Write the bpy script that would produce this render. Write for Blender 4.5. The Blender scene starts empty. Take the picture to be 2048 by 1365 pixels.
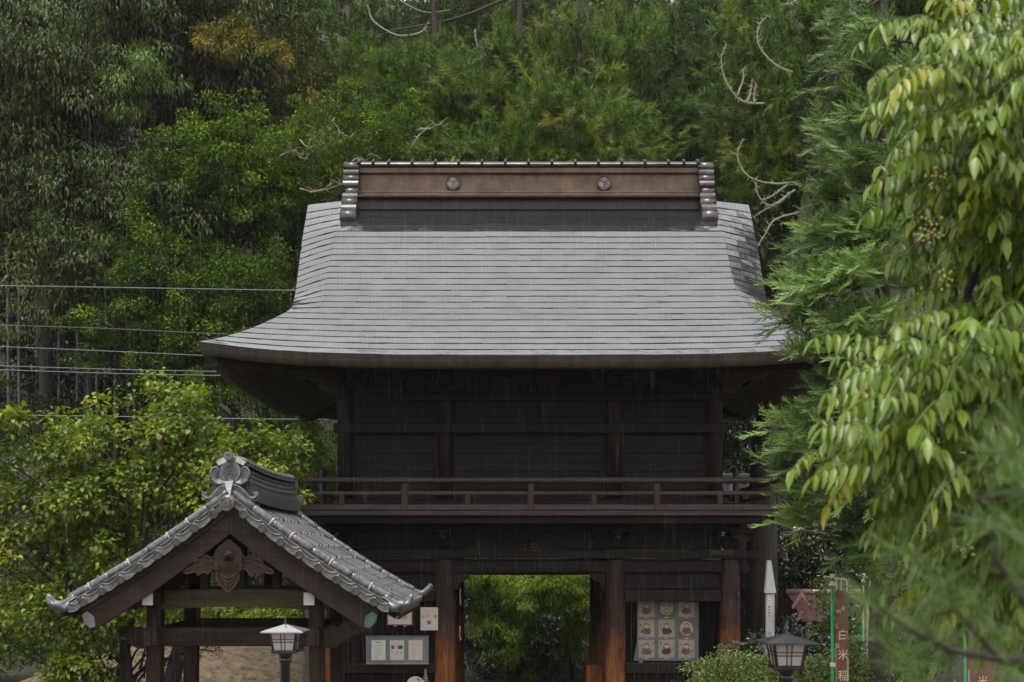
import bpy, math, random
import numpy as np
from mathutils import Vector, Matrix

# ------------------------------------------------------------------ camera, sky, sun, exposure
SC = bpy.context.scene
COL = SC.collection
F = 2400.0            # focal length in pixels of a 2048 px wide frame
HY = 1110.0           # row of the horizon
EYE = 3.0             # eye height, metres

cam_d = bpy.data.cameras.new('camera')
cam = bpy.data.objects.new('camera', cam_d)
COL.objects.link(cam)
cam.location = (0, 0, EYE)
cam.rotation_euler = (math.pi / 2, 0, 0)
cam_d.sensor_width = 36.0
cam_d.lens = 36.0 * F / 2048.0
cam_d.shift_y = (HY - 682.5) / 2048.0
cam_d.clip_start = 0.1
cam_d.clip_end = 600
cam_d.dof.use_dof = True
cam_d.dof.focus_distance = 18.0
cam_d.dof.aperture_fstop = 3.2
SC.camera = cam

SUN_EL, SUN_AZ = math.radians(70), math.radians(200)
W = bpy.data.worlds.new('World')
SC.world = W
W.use_nodes = True
nt = W.node_tree
nt.nodes.clear()
sky = nt.nodes.new('ShaderNodeTexSky')
sky.sky_type = 'NISHITA'
sky.sun_disc = False
sky.sun_elevation = SUN_EL
sky.sun_rotation = SUN_AZ
sky.air_density = 1.0
sky.dust_density = 6.0
sky.ozone_density = 1.0
hs = nt.nodes.new('ShaderNodeHueSaturation')
hs.inputs['Saturation'].default_value = 0.12
bg = nt.nodes.new('ShaderNodeBackground')
bg.inputs['Strength'].default_value = 0.115
wo = nt.nodes.new('ShaderNodeOutputWorld')
nt.links.new(sky.outputs[0], hs.inputs['Color'])
ov = nt.nodes.new('ShaderNodeMix'); ov.data_type = 'RGBA'; ov.inputs[0].default_value = .72
ov.inputs[7].default_value = (7.3, 7.3, 7.38, 1)        # even grey of the rain cloud
nt.links.new(hs.outputs[0], ov.inputs[6])
nt.links.new(ov.outputs[2], bg.inputs['Color'])
nt.links.new(bg.outputs[0], wo.inputs['Surface'])

sun_d = bpy.data.lights.new('sun', 'SUN')
sun_d.energy = 1.5
sun_d.angle = math.radians(28)
sun_d.color = (1.0, 0.985, 0.96)
sun = bpy.data.objects.new('sun', sun_d)
COL.objects.link(sun)
sun.rotation_euler = (math.pi / 2 - SUN_EL, 0, math.radians(-22))

SC.view_settings.view_transform = 'Standard'
SC.view_settings.look = 'None'
SC.view_settings.exposure = 0.85
SC.view_settings.gamma = 1.0
SC.view_settings.use_curve_mapping = False
SC.render.engine = 'CYCLES'
SC.cycles.use_denoising = True
SC.cycles.max_bounces = 4
SC.cycles.diffuse_bounces = 2
SC.cycles.glossy_bounces = 2
SC.cycles.transmission_bounces = 4
SC.cycles.transparent_max_bounces = 8
SC.cycles.volume_bounces = 0
SC.cycles.caustics_reflective = False
SC.cycles.caustics_refractive = False

# ------------------------------------------------------------------ helpers
RNG = np.random.default_rng(7)
random.seed(7)

def P(px, py, D):
    """world point that stands D metres in front of the camera on the ray of a photo pixel"""
    return Vector(((px - 1024.0) / F * D, D, EYE - (py - HY) / F * D))

def tag(o, label=None, cat=None, group=None, kind=None):
    if label: o['label'] = label
    if cat: o['category'] = cat
    if group: o['group'] = group
    if kind: o['kind'] = kind
    return o

def root(name, base, label, cat, group=None):
    o = bpy.data.objects.new(name, None)
    o.empty_display_size = 0.2
    COL.objects.link(o)
    o.location = base
    o['_b'] = [float(v) for v in base]
    return tag(o, label, cat, group)

def base_of(o):
    return Vector(o['_b']) if (o is not None and '_b' in o) else Vector((0, 0, 0))

class MB:
    """collects shapes in world coordinates; build() links them as one mesh object"""
    def __init__(s):
        s.v = []; s.f = []; s.uv = None
    def add(s, vs, fs):
        n = len(s.v)
        s.v.extend([tuple(v) for v in vs])
        s.f.extend([tuple(i + n for i in f) for f in fs])
        return s
    def box(s, lo, hi):
        x0, y0, z0 = lo; x1, y1, z1 = hi
        return s.add([(x0,y0,z0),(x1,y0,z0),(x1,y1,z0),(x0,y1,z0),(x0,y0,z1),(x1,y0,z1),(x1,y1,z1),(x0,y1,z1)],
                     [(3,2,1,0),(4,5,6,7),(0,1,5,4),(1,2,6,5),(2,3,7,6),(3,0,4,7)])
    def cbox(s, c, size, ch=0.012):
        """box with chamfered edges"""
        cx, cy, cz = c; a, b, d = size[0]/2, size[1]/2, size[2]/2
        ch = min(ch, a*.6, b*.6, d*.6)
        import itertools
        idx = {}; vs = []
        for sx, sy, sz in itertools.product((-1,1),(-1,1),(-1,1)):
            for k in range(3):
                p = [sx*a, sy*b, sz*d]
                for j in range(3):
                    if j != k: p[j] -= (sx,sy,sz)[j]*ch
                idx[(sx,sy,sz,k)] = len(vs)
                vs.append((cx+p[0], cy+p[1], cz+p[2]))
        fs = []
        for k in range(3):
            o = [j for j in range(3) if j != k]
            for sg in (-1,1):
                loop = []
                for (u,v) in ((-1,-1),(1,-1),(1,1),(-1,1)):
                    q = [0,0,0]; q[k]=sg; q[o[0]]=u; q[o[1]]=v
                    loop.append(idx[(q[0],q[1],q[2],k)])
                flip = (sg > 0) == (k == 1)
                fs.append(tuple(loop[::-1] if flip else loop))
        for k in range(3):           # edges along axis k
            o = [j for j in range(3) if j != k]
            for u in (-1,1):
                for v in (-1,1):
                    def g(sk, face):
                        q=[0,0,0]; q[k]=sk; q[o[0]]=u; q[o[1]]=v
                        return idx[(q[0],q[1],q[2],face)]
                    fs.append((g(-1,o[0]),g(1,o[0]),g(1,o[1]),g(-1,o[1])))
        for sx, sy, sz in itertools.product((-1,1),(-1,1),(-1,1)):
            fs.append((idx[(sx,sy,sz,0)],idx[(sx,sy,sz,1)],idx[(sx,sy,sz,2)]))
        return s.add(vs, fs)
    def bar(s, p0, p1, w, h, up=(0,0,1)):
        """rectangular bar from p0 to p1, w across, h along up"""
        p0 = Vector(p0); p1 = Vector(p1); d = (p1-p0).normalized(); up = Vector(up)
        sd = d.cross(up).normalized(); u = sd.cross(d).normalized()
        vs = []
        for p in (p0, p1):
            for a, b in ((-1,-1),(1,-1),(1,1),(-1,1)):
                vs.append(p + sd*(a*w/2) + u*(b*h/2))
        return s.add(vs, [(3,2,1,0),(4,5,6,7),(0,1,5,4),(1,2,6,5),(2,3,7,6),(3,0,4,7)])
    def tube(s, pts, rad, n=8, cap=True):
        pts = [Vector(p) for p in pts]
        if not hasattr(rad, '__len__'): rad = [rad]*len(pts)
        base = len(s.v); m = len(pts)
        ref = Vector((0.13, 0.27, 1)) if abs((pts[-1]-pts[0]).normalized().z) < .9 else Vector((1, .2, .1))
        for i, p in enumerate(pts):
            d = (pts[min(i+1,m-1)]-pts[max(i-1,0)])
            d = d.normalized() if d.length > 1e-9 else Vector((0,0,1))
            a = d.cross(ref).normalized(); b = a.cross(d).normalized()
            for k in range(n):
                t = 2*math.pi*k/n
                s.v.append(tuple(p + (a*math.cos(t)+b*math.sin(t))*rad[i]))
        for i in range(m-1):
            for k in range(n):
                k2 = (k+1) % n
                s.f.append((base+i*n+k, base+i*n+k2, base+(i+1)*n+k2, base+(i+1)*n+k))
        if cap:
            s.f.append(tuple(base+k for k in range(n))[::-1])
            s.f.append(tuple(base+(m-1)*n+k for k in range(n)))
        return s
    def prism(s, poly, origin, ux, uy, thick):
        """polygon (list of 2d) in plane origin,ux,uy; extruded by +-thick/2 along the normal"""
        o = Vector(origin); ux = Vector(ux); uy = Vector(uy); nn = ux.cross(uy).normalized()
        n = len(poly); vs = []
        for sg in (0.5, -0.5):
            for a, b in poly:
                vs.append(o + ux*a + uy*b + nn*(thick*sg))
        fs = [tuple(range(n)), tuple(range(2*n-1, n-1, -1))]
        for i in range(n):
            j = (i+1) % n
            fs.append((i, i+n, j+n, j))
        return s.add(vs, fs)
    def lathe(s, prof, origin, axis=(0,0,1), n=16):
        """profile of (radius, height) turned round axis at origin"""
        o = Vector(origin); ax = Vector(axis).normalized()
        a = ax.orthogonal().normalized(); b = ax.cross(a)
        base = len(s.v); m = len(prof)
        for r, h in prof:
            for k in range(n):
                t = 2*math.pi*k/n
                s.v.append(tuple(o + ax*h + (a*math.cos(t)+b*math.sin(t))*r))
        for i in range(m-1):
            for k in range(n):
                k2 = (k+1)%n
                s.f.append((base+i*n+k, base+i*n+k2, base+(i+1)*n+k2, base+(i+1)*n+k))
        s.f.append(tuple(base+k for k in range(n))[::-1])
        s.f.append(tuple(base+(m-1)*n+k for k in range(n)))
        return s
    def grid(s, pts):
        """pts: rows of points -> sheet"""
        base = len(s.v); R = len(pts); C_ = len(pts[0])
        for r in pts:
            s.v.extend([tuple(p) for p in r])
        for i in range(R-1):
            for j in range(C_-1):
                a = base+i*C_+j
                s.f.append((a, a+1, a+C_+1, a+C_))
        return s
    def mesh(s, name, mat, off=Vector((0,0,0)), smooth=False):
        me = bpy.data.meshes.new(name)
        me.from_pydata([(v[0]-off[0], v[1]-off[1], v[2]-off[2]) for v in s.v], [], s.f)
        if mat is not None: me.materials.append(mat)
        if smooth: me.polygons.foreach_set('use_smooth', [True]*len(me.polygons))
        me.update()
        return me
    def build(s, name, mat, parent=None, smooth=False):
        b = base_of(parent)
        o = bpy.data.objects.new(name, s.mesh(name, mat, b, smooth))
        COL.objects.link(o)
        if parent is not None:
            o.parent = parent
            o['_b'] = list(b)
        return o

def struct(o, label=None):
    o['kind'] = 'structure'
    if label: o['label'] = label
    return o

def inst(name, me, parent, M):
    """a further object on shared mesh data, M in world space"""
    o = bpy.data.objects.new(name, me)
    COL.objects.link(o)
    o.parent = parent
    M = M.copy(); M.translation = M.translation - base_of(parent)
    o.matrix_local = M
    return o

def smoothed(pts, per=6):
    """Catmull-Rom through points"""
    pts = [Vector(p) for p in pts]
    q = [pts[0]*2-pts[1]] + pts + [pts[-1]*2-pts[-2]]
    out = []
    for i in range(1, len(q)-2):
        for k in range(per):
            t = k/per
            a, b, c, d = q[i-1], q[i], q[i+1], q[i+2]
            out.append(0.5*((2*b)+(c-a)*t+(2*a-5*b+4*c-d)*t*t+(3*b-a-3*c+d)*t*t*t))
    out.append(pts[-1])
    return out

# ------------------------------------------------------------------ materials
MATS = {}
def nodes_of(name):
    m = bpy.data.materials.new(name); m.use_nodes = True
    t = m.node_tree; b = t.nodes['Principled BSDF']
    return m, t, b

def noise(t, scale, detail=4, rough=.6, stretch=(1,1,1), coord='Object', dist=0.0):
    tc = t.nodes.new('ShaderNodeTexCoord'); mp = t.nodes.new('ShaderNodeMapping')
    mp.inputs['Scale'].default_value = stretch
    nz = t.nodes.new('ShaderNodeTexNoise')
    nz.inputs['Scale'].default_value = scale
    nz.inputs['Detail'].default_value = detail
    nz.inputs['Roughness'].default_value = rough
    nz.inputs['Distortion'].default_value = dist
    t.links.new(tc.outputs[coord], mp.inputs['Vector'])
    t.links.new(mp.outputs[0], nz.inputs['Vector'])
    return nz.outputs['Fac']

def ramp(t, fac, stops):
    r = t.nodes.new('ShaderNodeValToRGB')
    e = r.color_ramp.elements
    while len(e) < len(stops): e.new(.5)
    for i, (p, c) in enumerate(stops):
        e[i].position = p; e[i].color = (c[0], c[1], c[2], 1)
    t.links.new(fac, r.inputs['Fac'])
    return r.outputs['Color']

def mix(t, fac, a, b, mode='MIX'):
    n = t.nodes.new('ShaderNodeMix'); n.data_type = 'RGBA'; n.blend_type = mode
    if isinstance(fac, (int, float)): n.inputs[0].default_value = fac
    else: t.links.new(fac, n.inputs[0])
    for k, x in ((6, a), (7, b)):
        if isinstance(x, tuple): n.inputs[k].default_value = (x[0], x[1], x[2], 1)
        else: t.links.new(x, n.inputs[k])
    return n.outputs[2]

def bump(t, b, h, strength=.3, dist=.01):
    n = t.nodes.new('ShaderNodeBump')
    n.inputs['Strength'].default_value = strength
    n.inputs['Distance'].default_value = dist
    t.links.new(h, n.inputs['Height'])
    t.links.new(n.outputs[0], b.inputs['Normal'])

def M(name, c1, c2=None, scale=6, rough=.6, metal=0.0, bmp=.2, stretch=(1,1,1), bscale=None, spec=.5, rvar=0.0, lo=.35, hi=.68, dist=.01, coat=0.0):
    """general two-tone procedural material"""
    if name in MATS: return MATS[name]
    m, t, b = nodes_of(name)
    c2 = c2 or tuple(x*.6 for x in c1)
    f = noise(t, scale, 6, .65, stretch)
    t.links.new(ramp(t, f, [(lo, c2), (hi, c1)]), b.inputs['Base Color'])
    b.inputs['Roughness'].default_value = rough
    b.inputs['Metallic'].default_value = metal
    b.inputs['Specular IOR Level'].default_value = spec
    b.inputs['Coat Weight'].default_value = coat
    b.inputs['Coat Roughness'].default_value = .12
    if rvar:
        mr = t.nodes.new('ShaderNodeMapRange')
        mr.inputs['To Min'].default_value = max(0.02, rough-rvar); mr.inputs['To Max'].default_value = rough+rvar
        t.links.new(noise(t, scale*1.7, 3), mr.inputs['Value'])
        t.links.new(mr.outputs[0], b.inputs['Roughness'])
    if bmp:
        bump(t, b, noise(t, bscale or scale*4, 5, .6, stretch), bmp, dist)
    MATS[name] = m
    return m

def leafmat(name, dark, mid, light, tip, rough=.4, trans=.3, spec=.5):
    """leaf colour runs over the per-leaf attribute 'tint'"""
    if name in MATS: return MATS[name]
    m, t, b = nodes_of(name)
    at = t.nodes.new('ShaderNodeAttribute'); at.attribute_name = 'tint'
    c = ramp(t, at.outputs['Fac'], [(0.0, dark), (.4, mid), (.75, light), (1.0, tip)])
    t.links.new(c, b.inputs['Base Color'])
    b.inputs['Roughness'].default_value = rough
    b.inputs['Specular IOR Level'].default_value = spec
    tr = t.nodes.new('ShaderNodeBsdfTranslucent')
    t.links.new(mix(t, .5, c, (.9, 1.0, .35), 'MULTIPLY'), tr.inputs['Color'])
    ms = t.nodes.new('ShaderNodeMixShader'); ms.inputs[0].default_value = trans
    t.links.new(b.outputs[0], ms.inputs[1]); t.links.new(tr.outputs[0], ms.inputs[2])
    t.links.new(ms.outputs[0], t.nodes['Material Output'].inputs['Surface'])
    MATS[name] = m
    return m
# ------------------------------------------------------------------ material set
def wood(name, c1, c2, axis, rough=.62, edge=None):
    k_ = .47
    c1 = tuple(v*k_ for v in c1); c2 = tuple(v*k_ for v in c2)
    st = {'x': (.06, 1, 1), 'y': (1, .06, 1), 'z': (1, 1, .06)}[axis]
    return M(name, c1, c2, scale=22, rough=rough, bmp=.35, stretch=st, bscale=60, rvar=.12, lo=.3, hi=.72, dist=.006, spec=.18)
WX = wood('gate wood along x', (.044,.032,.027), (.017,.013,.0115), 'x')
WY = wood('gate wood along y', (.060,.042,.035), (.024,.018,.016), 'y')
WZ = wood('gate wood upright', (.058,.041,.034), (.022,.017,.015), 'z')
WR = wood('rail wood weathered', (.165,.125,.108), (.055,.040,.035), 'x', .5)
WRZ = wood('rail wood weathered upright', (.13,.088,.075), (.05,.034,.03), 'z', .5)
WP = wood('wall board wood', (.040,.032,.027), (.020,.016,.014), 'x')
WPZ = wood('wall board wood upright', (.040,.029,.025), (.016,.012,.0105), 'z')
KX = wood('kiosk wood along x', (.082,.053,.036), (.016,.011,.009), 'x', .6)
KY = wood('kiosk wood along y', (.080,.052,.036), (.016,.011,.009), 'y', .6)
KZ = wood('kiosk wood upright', (.098,.057,.037), (.018,.012,.009), 'z', .6)
KG = wood('kiosk beam greenish', (.19,.16,.088), (.07,.060,.036), 'x', .6)
KC = wood('carved grey wood', (.135,.10,.072), (.045,.033,.025), 'x', .6)
WHITE = M('white paint', (.62,.61,.56), (.42,.41,.37), 9, .55, bmp=.1)
PAPER = M('paper', (.52,.48,.42), (.45,.41,.35), 5, .7, bmp=.03)
INK = M('ink', (.035,.033,.033), (.03,.028,.028), 5, .7, bmp=0)
GREYB = M('blue grey board', (.16,.185,.19), (.11,.13,.135), 7, .45, bmp=.05)
PATINA = M('green copper patina', (.060,.13,.092), (.025,.062,.045), 14, .55, bmp=.2)
BLACKM = M('black lamp metal', (.022,.022,.024), (.014,.014,.015), 12, .35, metal=.3, bmp=.1, coat=.4)

def pillar_mat():
    m, t, b = nodes_of('pillar wood worn at the foot')
    g = noise(t, 14, 6, .7, (1,1,.09), dist=.4)
    dark = ramp(t, g, [(.3,(.016,.011,.009)),(.7,(.046,.027,.019))])
    worn = ramp(t, g, [(.25,(.06,.020,.008)),(.5,(.30,.098,.030)),(.75,(.48,.19,.066))])
    geo = t.nodes.new('ShaderNodeNewGeometry'); sx = t.nodes.new('ShaderNodeSeparateXYZ')
    t.links.new(geo.outputs['Position'], sx.inputs[0])
    mr = t.nodes.new('ShaderNodeMapRange')
    mr.inputs['From Min'].default_value = 2.5; mr.inputs['From Max'].default_value = .9
    t.links.new(sx.outputs['Z'], mr.inputs['Value'])
    n2 = noise(t, 3.2, 5, .7, (1,1,.45))
    ad = t.nodes.new('ShaderNodeMath'); ad.operation = 'MULTIPLY_ADD'
    ad.inputs[1].default_value = 1.9
    t.links.new(n2, ad.inputs[0])
    sb = t.nodes.new('ShaderNodeMath'); sb.operation = 'SUBTRACT'; sb.inputs[1].default_value = 1.25
    t.links.new(mr.outputs[0], sb.inputs[0]); t.links.new(sb.outputs[0], ad.inputs[2])
    cl = t.nodes.new('ShaderNodeClamp'); t.links.new(ad.outputs[0], cl.inputs[0])
    t.links.new(mix(t, cl.outputs[0], dark, worn), b.inputs['Base Color'])
    b.inputs['Roughness'].default_value = .6
    b.inputs['Specular IOR Level'].default_value = .2
    bump(t, b, noise(t, 60, 4, .6, (1,1,.06)), .35, .006)
    return m
PILLAR = pillar_mat()

def roof_metal():
    m, t, b = nodes_of('wet sheet metal roof')
    f = noise(t, 2.2, 5, .6)
    c = ramp(t, f, [(.3,(.203,.205,.210)),(.7,(.258,.260,.266))])
    oi = t.nodes.new('ShaderNodeObjectInfo')
    t.links.new(c, b.inputs['Base Color'])
    b.inputs['Metallic'].default_value = .9
    mr = t.nodes.new('ShaderNodeMapRange'); mr.inputs['To Min'].default_value = .03; mr.inputs['To Max'].default_value = .11
    t.links.new(noise(t, 3.0, 6, .7), mr.inputs['Value'])
    t.links.new(mr.outputs[0], b.inputs['Roughness'])
    n1 = noise(t, 5.5, 3, .5); n2 = noise(t, 34, 3, .6)
    ad = t.nodes.new('ShaderNodeMath'); ad.operation = 'MULTIPLY_ADD'; ad.inputs[1].default_value = .16
    t.links.new(n2, ad.inputs[0]); t.links.new(n1, ad.inputs[2])
    bump(t, b, ad.outputs[0], .22, .022)
    return m
ROOF = roof_metal()
BROWN = M('brown copper sheet', (.155,.103,.070), (.075,.048,.031), 3.4, .42, metal=.45, bmp=.12, bscale=9, rvar=.16, dist=.02)
BROWND = M('dark brown copper', (.052,.042,.035), (.026,.021,.018), 5, .38, metal=.5, bmp=.12, rvar=.15)
ROLL = M('wet copper rolls', (.15,.145,.145), (.075,.062,.054), 4, .30, metal=.8, bmp=.06, rvar=.12)
FASCIA = M('eave fascia weathered copper', (.078,.066,.048), (.036,.027,.020), 7, .6, metal=.25, bmp=.2, stretch=(1,1,.25), rvar=.1)
CREST = M('crest bronze', (.15,.12,.11), (.08,.06,.055), 9, .45, metal=.3, bmp=.05)

# ------------------------------------------------------------------ ground
def gz(x, y):
    s = max(0.0, y-29.0)
    h = 0.80*s - .80*3*(1-math.exp(-s/3.0))
    h += 0.35*math.sin(x*.31+1.2)*min(1, s/8)*1.6 + .25*math.sin(x*.7+y*.4)*min(1, s/8)
    # bare soil bank behind the washing pavilion
    dx, dy = (x+6.1)/3.4, (y-23.0)/2.6
    h += 1.35*math.exp(-(dx*dx)**1.6-(dy*dy)**1.2) * (1+.06*math.sin(x*3.1)+.05*math.sin(y*4+x*2))
    return h
xs = [-140,-100,-70,-50,-40] + [-32+i*.8 for i in range(81)] + [40,50,70,100,140]
ys = [-60,-30,-10,0,4,8,12,15] + [17+i*.5 for i in range(40)] + [37.5+i*1.5 for i in range(31)] + [86]
g = MB().grid([[(x, y, gz(x, y)) for x in xs] for y in ys])
def ground_mat():
    m, t, b = nodes_of('earth and gravel')
    f = noise(t, .8, 8, .7); f2 = noise(t, 7, 6, .75)
    soil = ramp(t, f2, [(.34,(.040,.030,.018)),(.48,(.15,.108,.062)),(.66,(.26,.19,.11))])
    moss = ramp(t, f2, [(.35,(.012,.016,.008)),(.7,(.045,.055,.022))])
    geo = t.nodes.new('ShaderNodeNewGeometry'); sx = t.nodes.new('ShaderNodeSeparateXYZ')
    t.links.new(geo.outputs['Position'], sx.inputs[0])
    mr = t.nodes.new('ShaderNodeMapRange'); mr.inputs['From Min'].default_value = 25.5; mr.inputs['From Max'].default_value = 28
    t.links.new(sx.outputs['Y'], mr.inputs['Value'])
    a = t.nodes.new('ShaderNodeMath'); a.operation = 'ADD'
    s = t.nodes.new('ShaderNodeMath'); s.operation = 'MULTIPLY_ADD'; s.inputs[1].default_value = 1.6; s.inputs[2].default_value = -.95
    t.links.new(f, s.inputs[0]); t.links.new(s.outputs[0], a.inputs[0]); t.links.new(mr.outputs[0], a.inputs[1])
    cl = t.nodes.new('ShaderNodeClamp'); t.links.new(a.outputs[0], cl.inputs[0])
    t.links.new(mix(t, cl.outputs[0], soil, moss), b.inputs['Base Color'])
    b.inputs['Roughness'].default_value = .85
    bump(t, b, noise(t, 16, 6, .8), .9, .06)
    return m
struct(g.build('ground', ground_mat(), None, True), 'bare tan earth rising into a dark wooded hillside')

# ------------------------------------------------------------------ temple gate
GX, GY = 0.30, 22.0
gate = root('temple_gate', (GX, GY, 0), 'two storey dark wooden temple gate under a pale wet metal roof', 'gate')
HW, HD, TH, HB = 5.0, 4.0, 2.81, 3.83      # eave half width, half depth, start of hip, verge half width there
CR = 3.36                                  # where the verge starts to roll over
_ts = np.linspace(0, 4.2, 421)
_sl = np.interp(_ts, [0,.95,1.5,2.4,4.2], [.80,.80,1.17,1.00,.585])
_zz = np.concatenate([[0], np.cumsum((_sl[1:]+_sl[:-1])/2*.01)])
_k = 3.53/np.interp(4.0, _ts, _zz)
def prof(t): return 9.52 - _k*float(np.interp(t, _ts, _zz))
def wid(t):
    return (4.03 - .20*t/TH) if t < TH else HB + (t-TH)*(HW-HB)/(HD-TH)
def zf(dx, t):
    a = abs(dx)
    z = prof(t) + .20*(a/HW)**4*(t/HD)**3
    w = wid(t)
    if a > CR and t < TH:
        f = (a-CR)/max(.05, w-CR)
        k = (.07+.11*min(1, t/1.2))*min(1, max(0, (TH-t)/.55))
        z -= k*f**1.2
    return z
def side_z(q, yy):       # q: distance in from the side eave, yy: distance from the ridge line
    return prof(HD-q) + .20*(abs(yy)/HD)**4*((HD-q)/HD)**3
def eave(dx, dy):
    """height of the roof edge at a perimeter point"""
    return prof(HD) + .20*max(min(1,abs(dx)/HW)**4 if abs(dy) > HD-.01 else 0, min(1,abs(dy)/HD)**4 if abs(dx) > HW-.01 else 0)

# rows of panels evenly spread up the slope as seen from the forecourt
tt = np.linspace(.0, HD, 400)
pyv = np.array([HY-(prof(t)-EYE)*F/(GY-t) for t in tt])
rows_py = np.arange(712, 398, -11.85)
rows_t = np.interp(rows_py, pyv, tt)       # from the eave upward
panels = []
LEN = .375
for r in range(len(rows_t)-1):
    t1, t0 = rows_t[r], rows_t[r+1]
    tu = max(0, t0-.02)
    off = (LEN/2 if r % 2 else 0) + random.uniform(-.02,.02)
    wm = max(wid(t0), wid(t1))
    k0 = int(math.floor((-wm-off)/LEN)); k1 = int(math.ceil((wm-off)/LEN))
    joints = [off+k*LEN for k in range(k0, k1+1)]
    if t1 < TH+.3:
        for cr in (-CR, CR):
            joints = [j for j in joints if abs(j-cr) > .07]+[cr]
        joints.sort()
    for a, b in zip(joints[:-1], joints[1:]):
        a, b = a+.0006, b-.0006
        cs = []
        for (x, t) in ((a,tu),(b,tu),(b,t1),(a,t1)):
            w = wid(t); cs.append((max(-w, min(w, x)), t))
        if cs[1][0]-cs[0][0] < .02 and cs[2][0]-cs[3][0] < .02: continue
        lift = .014+random.uniform(-.0018,.0018)
        tw = random.uniform(-.0020,.0020)
        jt = random.uniform(-.004,.004)
        vs = []
        sl = _k*float(np.interp((t0+t1)/2, _ts, _sl))
        nl = math.hypot(1, sl); ny, nz = -sl/nl, 1/nl
        for i, (x, t) in enumerate(cs):
            l = (.004 if i < 2 else lift+(tw if i == 2 else -tw))
            te = t + (jt if i >= 2 else 0)
            vs.append((GX+x, GY-te+ny*l, zf(x, te)+nz*l))
        for i, (x, t) in enumerate(cs):
            l = (-.012 if i < 2 else lift-.018)
            te = t + (jt if i >= 2 else 0)
            vs.append((GX+x, GY-te+ny*l, zf(x, te)+nz*l))
        fs = [(0,3,2,1),(4,5,6,7),(3,7,6,2),(0,4,7,3),(1,2,6,5),(0,1,5,4)]
        area = abs(cs[2][0]-cs[3][0])*(t1-t0)/(GY-t1)**2
        panels.append((area*(1 if abs(cs[0][0]) < 3.9 else .6), r, vs, fs))
panels.sort(key=lambda p: -p[0])
rest = MB()
roof = MB()
# roof body: front, rear, sides (a little under the panels)
for sg in (-1, 1):
    ts = np.linspace(0, HD, 22)
    roof.grid([[(GX+u*wid(t), GY+sg*t, zf(u*wid(t), t)-.035) for u in np.linspace(-1, 1, 41)] for t in ts])
    qs = np.linspace(0, 1.17, 8)
    roof.grid([[(GX+sg*(HW-q), GY+v*(HD-q), side_z(q, v*(HD-q))-.035) for v in np.linspace(-1, 1, 25)] for q in qs])
    # gable wall under the verge
    gp = [(-TH, prof(TH)-.1)] + [(-t, prof(t)-.12) for t in np.linspace(TH*.8, 0, 8)] + [(t, prof(t)-.12) for t in np.linspace(.3, TH, 8)]
    roof.add([(GX+sg*3.7, GY+y, z) for y, z in gp], [tuple(range(len(gp)))])
roof_o = roof.build('roof', ROOF, gate, True)
for i, (a, r, vs, fs) in enumerate(panels):
    if i < 300:
        MB().add(vs, fs).build('roof_panel', ROOF, roof_o)
    else:
        rest.add(vs, fs)
rest.build('smaller_roof_panels', ROOF, roof_o)['kind'] = 'stuff'
# verge boards along the gable ends
for sg in (-1, 1):
    for fs_ in (-1, 1):
        mb = MB(); pts = []
        for t in np.linspace(0, TH, 14):
            w = wid(t); z = zf(w, t)
            pts.append([(GX+sg*(w+.006), GY+fs_*t, z-.002), (GX+sg*(w+.012), GY+fs_*t, z-.16), (GX+sg*(w-.22), GY+fs_*t, z-.22), (GX+sg*(w-.5), GY+fs_*t, z-.16)])
        mb.grid(pts).build('verge_board', FASCIA, gate, True)
# eave fascia: four curved sides
def perim(sg, side, n=40):
    out = []
    for u in np.linspace(-1, 1, n):
        if side == 'f': out.append((GX+u*HW, GY+sg*HD, eave(u*HW, HD), (0, sg)))
        else: out.append((GX+sg*HW, GY+u*HD, eave(HW, u*HD), (sg, 0)))
    return out
for side in 'fs':
    for sg in (-1, 1):
        pts = []
        for x, y, z, (ox, oy) in perim(sg, side):
            fx = 1-.14/HW if oy else 1; fy = 1-.14/HD if ox else 1
            def pp(i, dz):
                xx = GX+(x-GX)*(1-i/HW); yy = GY+(y-GY)*(1-i/HD)
                return (xx, yy, z+dz)
            pts.append([pp(.0,-.004), pp(.02,-.06), pp(.035,-.17), pp(.16,-.18), pp(.30,-.05)])
        MB().grid(pts).build('eave_fascia', FASCIA, gate, True)
# soffit and rafters
def soff(dx, dy):
    """underside height at a plan point: rises from the eave to the wall line"""
    dxe, dye = HW-abs(dx), HD-abs(dy)
    d = min(dxe, dye)
    if dye <= dxe: e = prof(HD)+.20*(abs(dx)/HW)**4*max(0,1-d/1.9)
    else: e = prof(HD)+.20*(abs(dy)/HD)**4*max(0,1-d/1.9)
    return e-.13+.30*max(0, d-.16)
sf = MB()
sf.grid([[(GX+x, GY+y, soff(x, y)) for x in np.linspace(-HW+.1, HW-.1, 51)] for y in np.linspace(-HD+.1, HD-.1, 41)])
sf.build('eave_soffit', WPZ, gate, True)
raf = MB()
for sg in (-1, 1):
    for y in np.arange(-HD+.25, HD-.2, .15):
        x0, x1 = HW-.32, 3.0
        if HD-abs(y) < HW-x1: x1 = max(x1, HW-(HD-abs(y)))
        if x0-x1 < .1: continue
        raf.bar((GX+sg*x0, GY+y, soff(x0, y)-.035), (GX+sg*x1, GY+y, soff(x1, y)-.035), .055, .07)
    for x in np.arange(-HW+.25, HW-.2, .15):
        y0, y1 = HD-.45, 1.9
        if HW-abs(x) < HD-y1: y1 = max(y1, HD-(HW-abs(x)))
        if y0-y1 < .1: continue
        raf.bar((GX+x, GY+sg*y0, soff(x, y0)-.035), (GX+x, GY+sg*y1, soff(x, y1)-.035), .055, .07)
raf.build('rafters', WRZ, gate)['kind'] = 'stuff'
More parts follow.
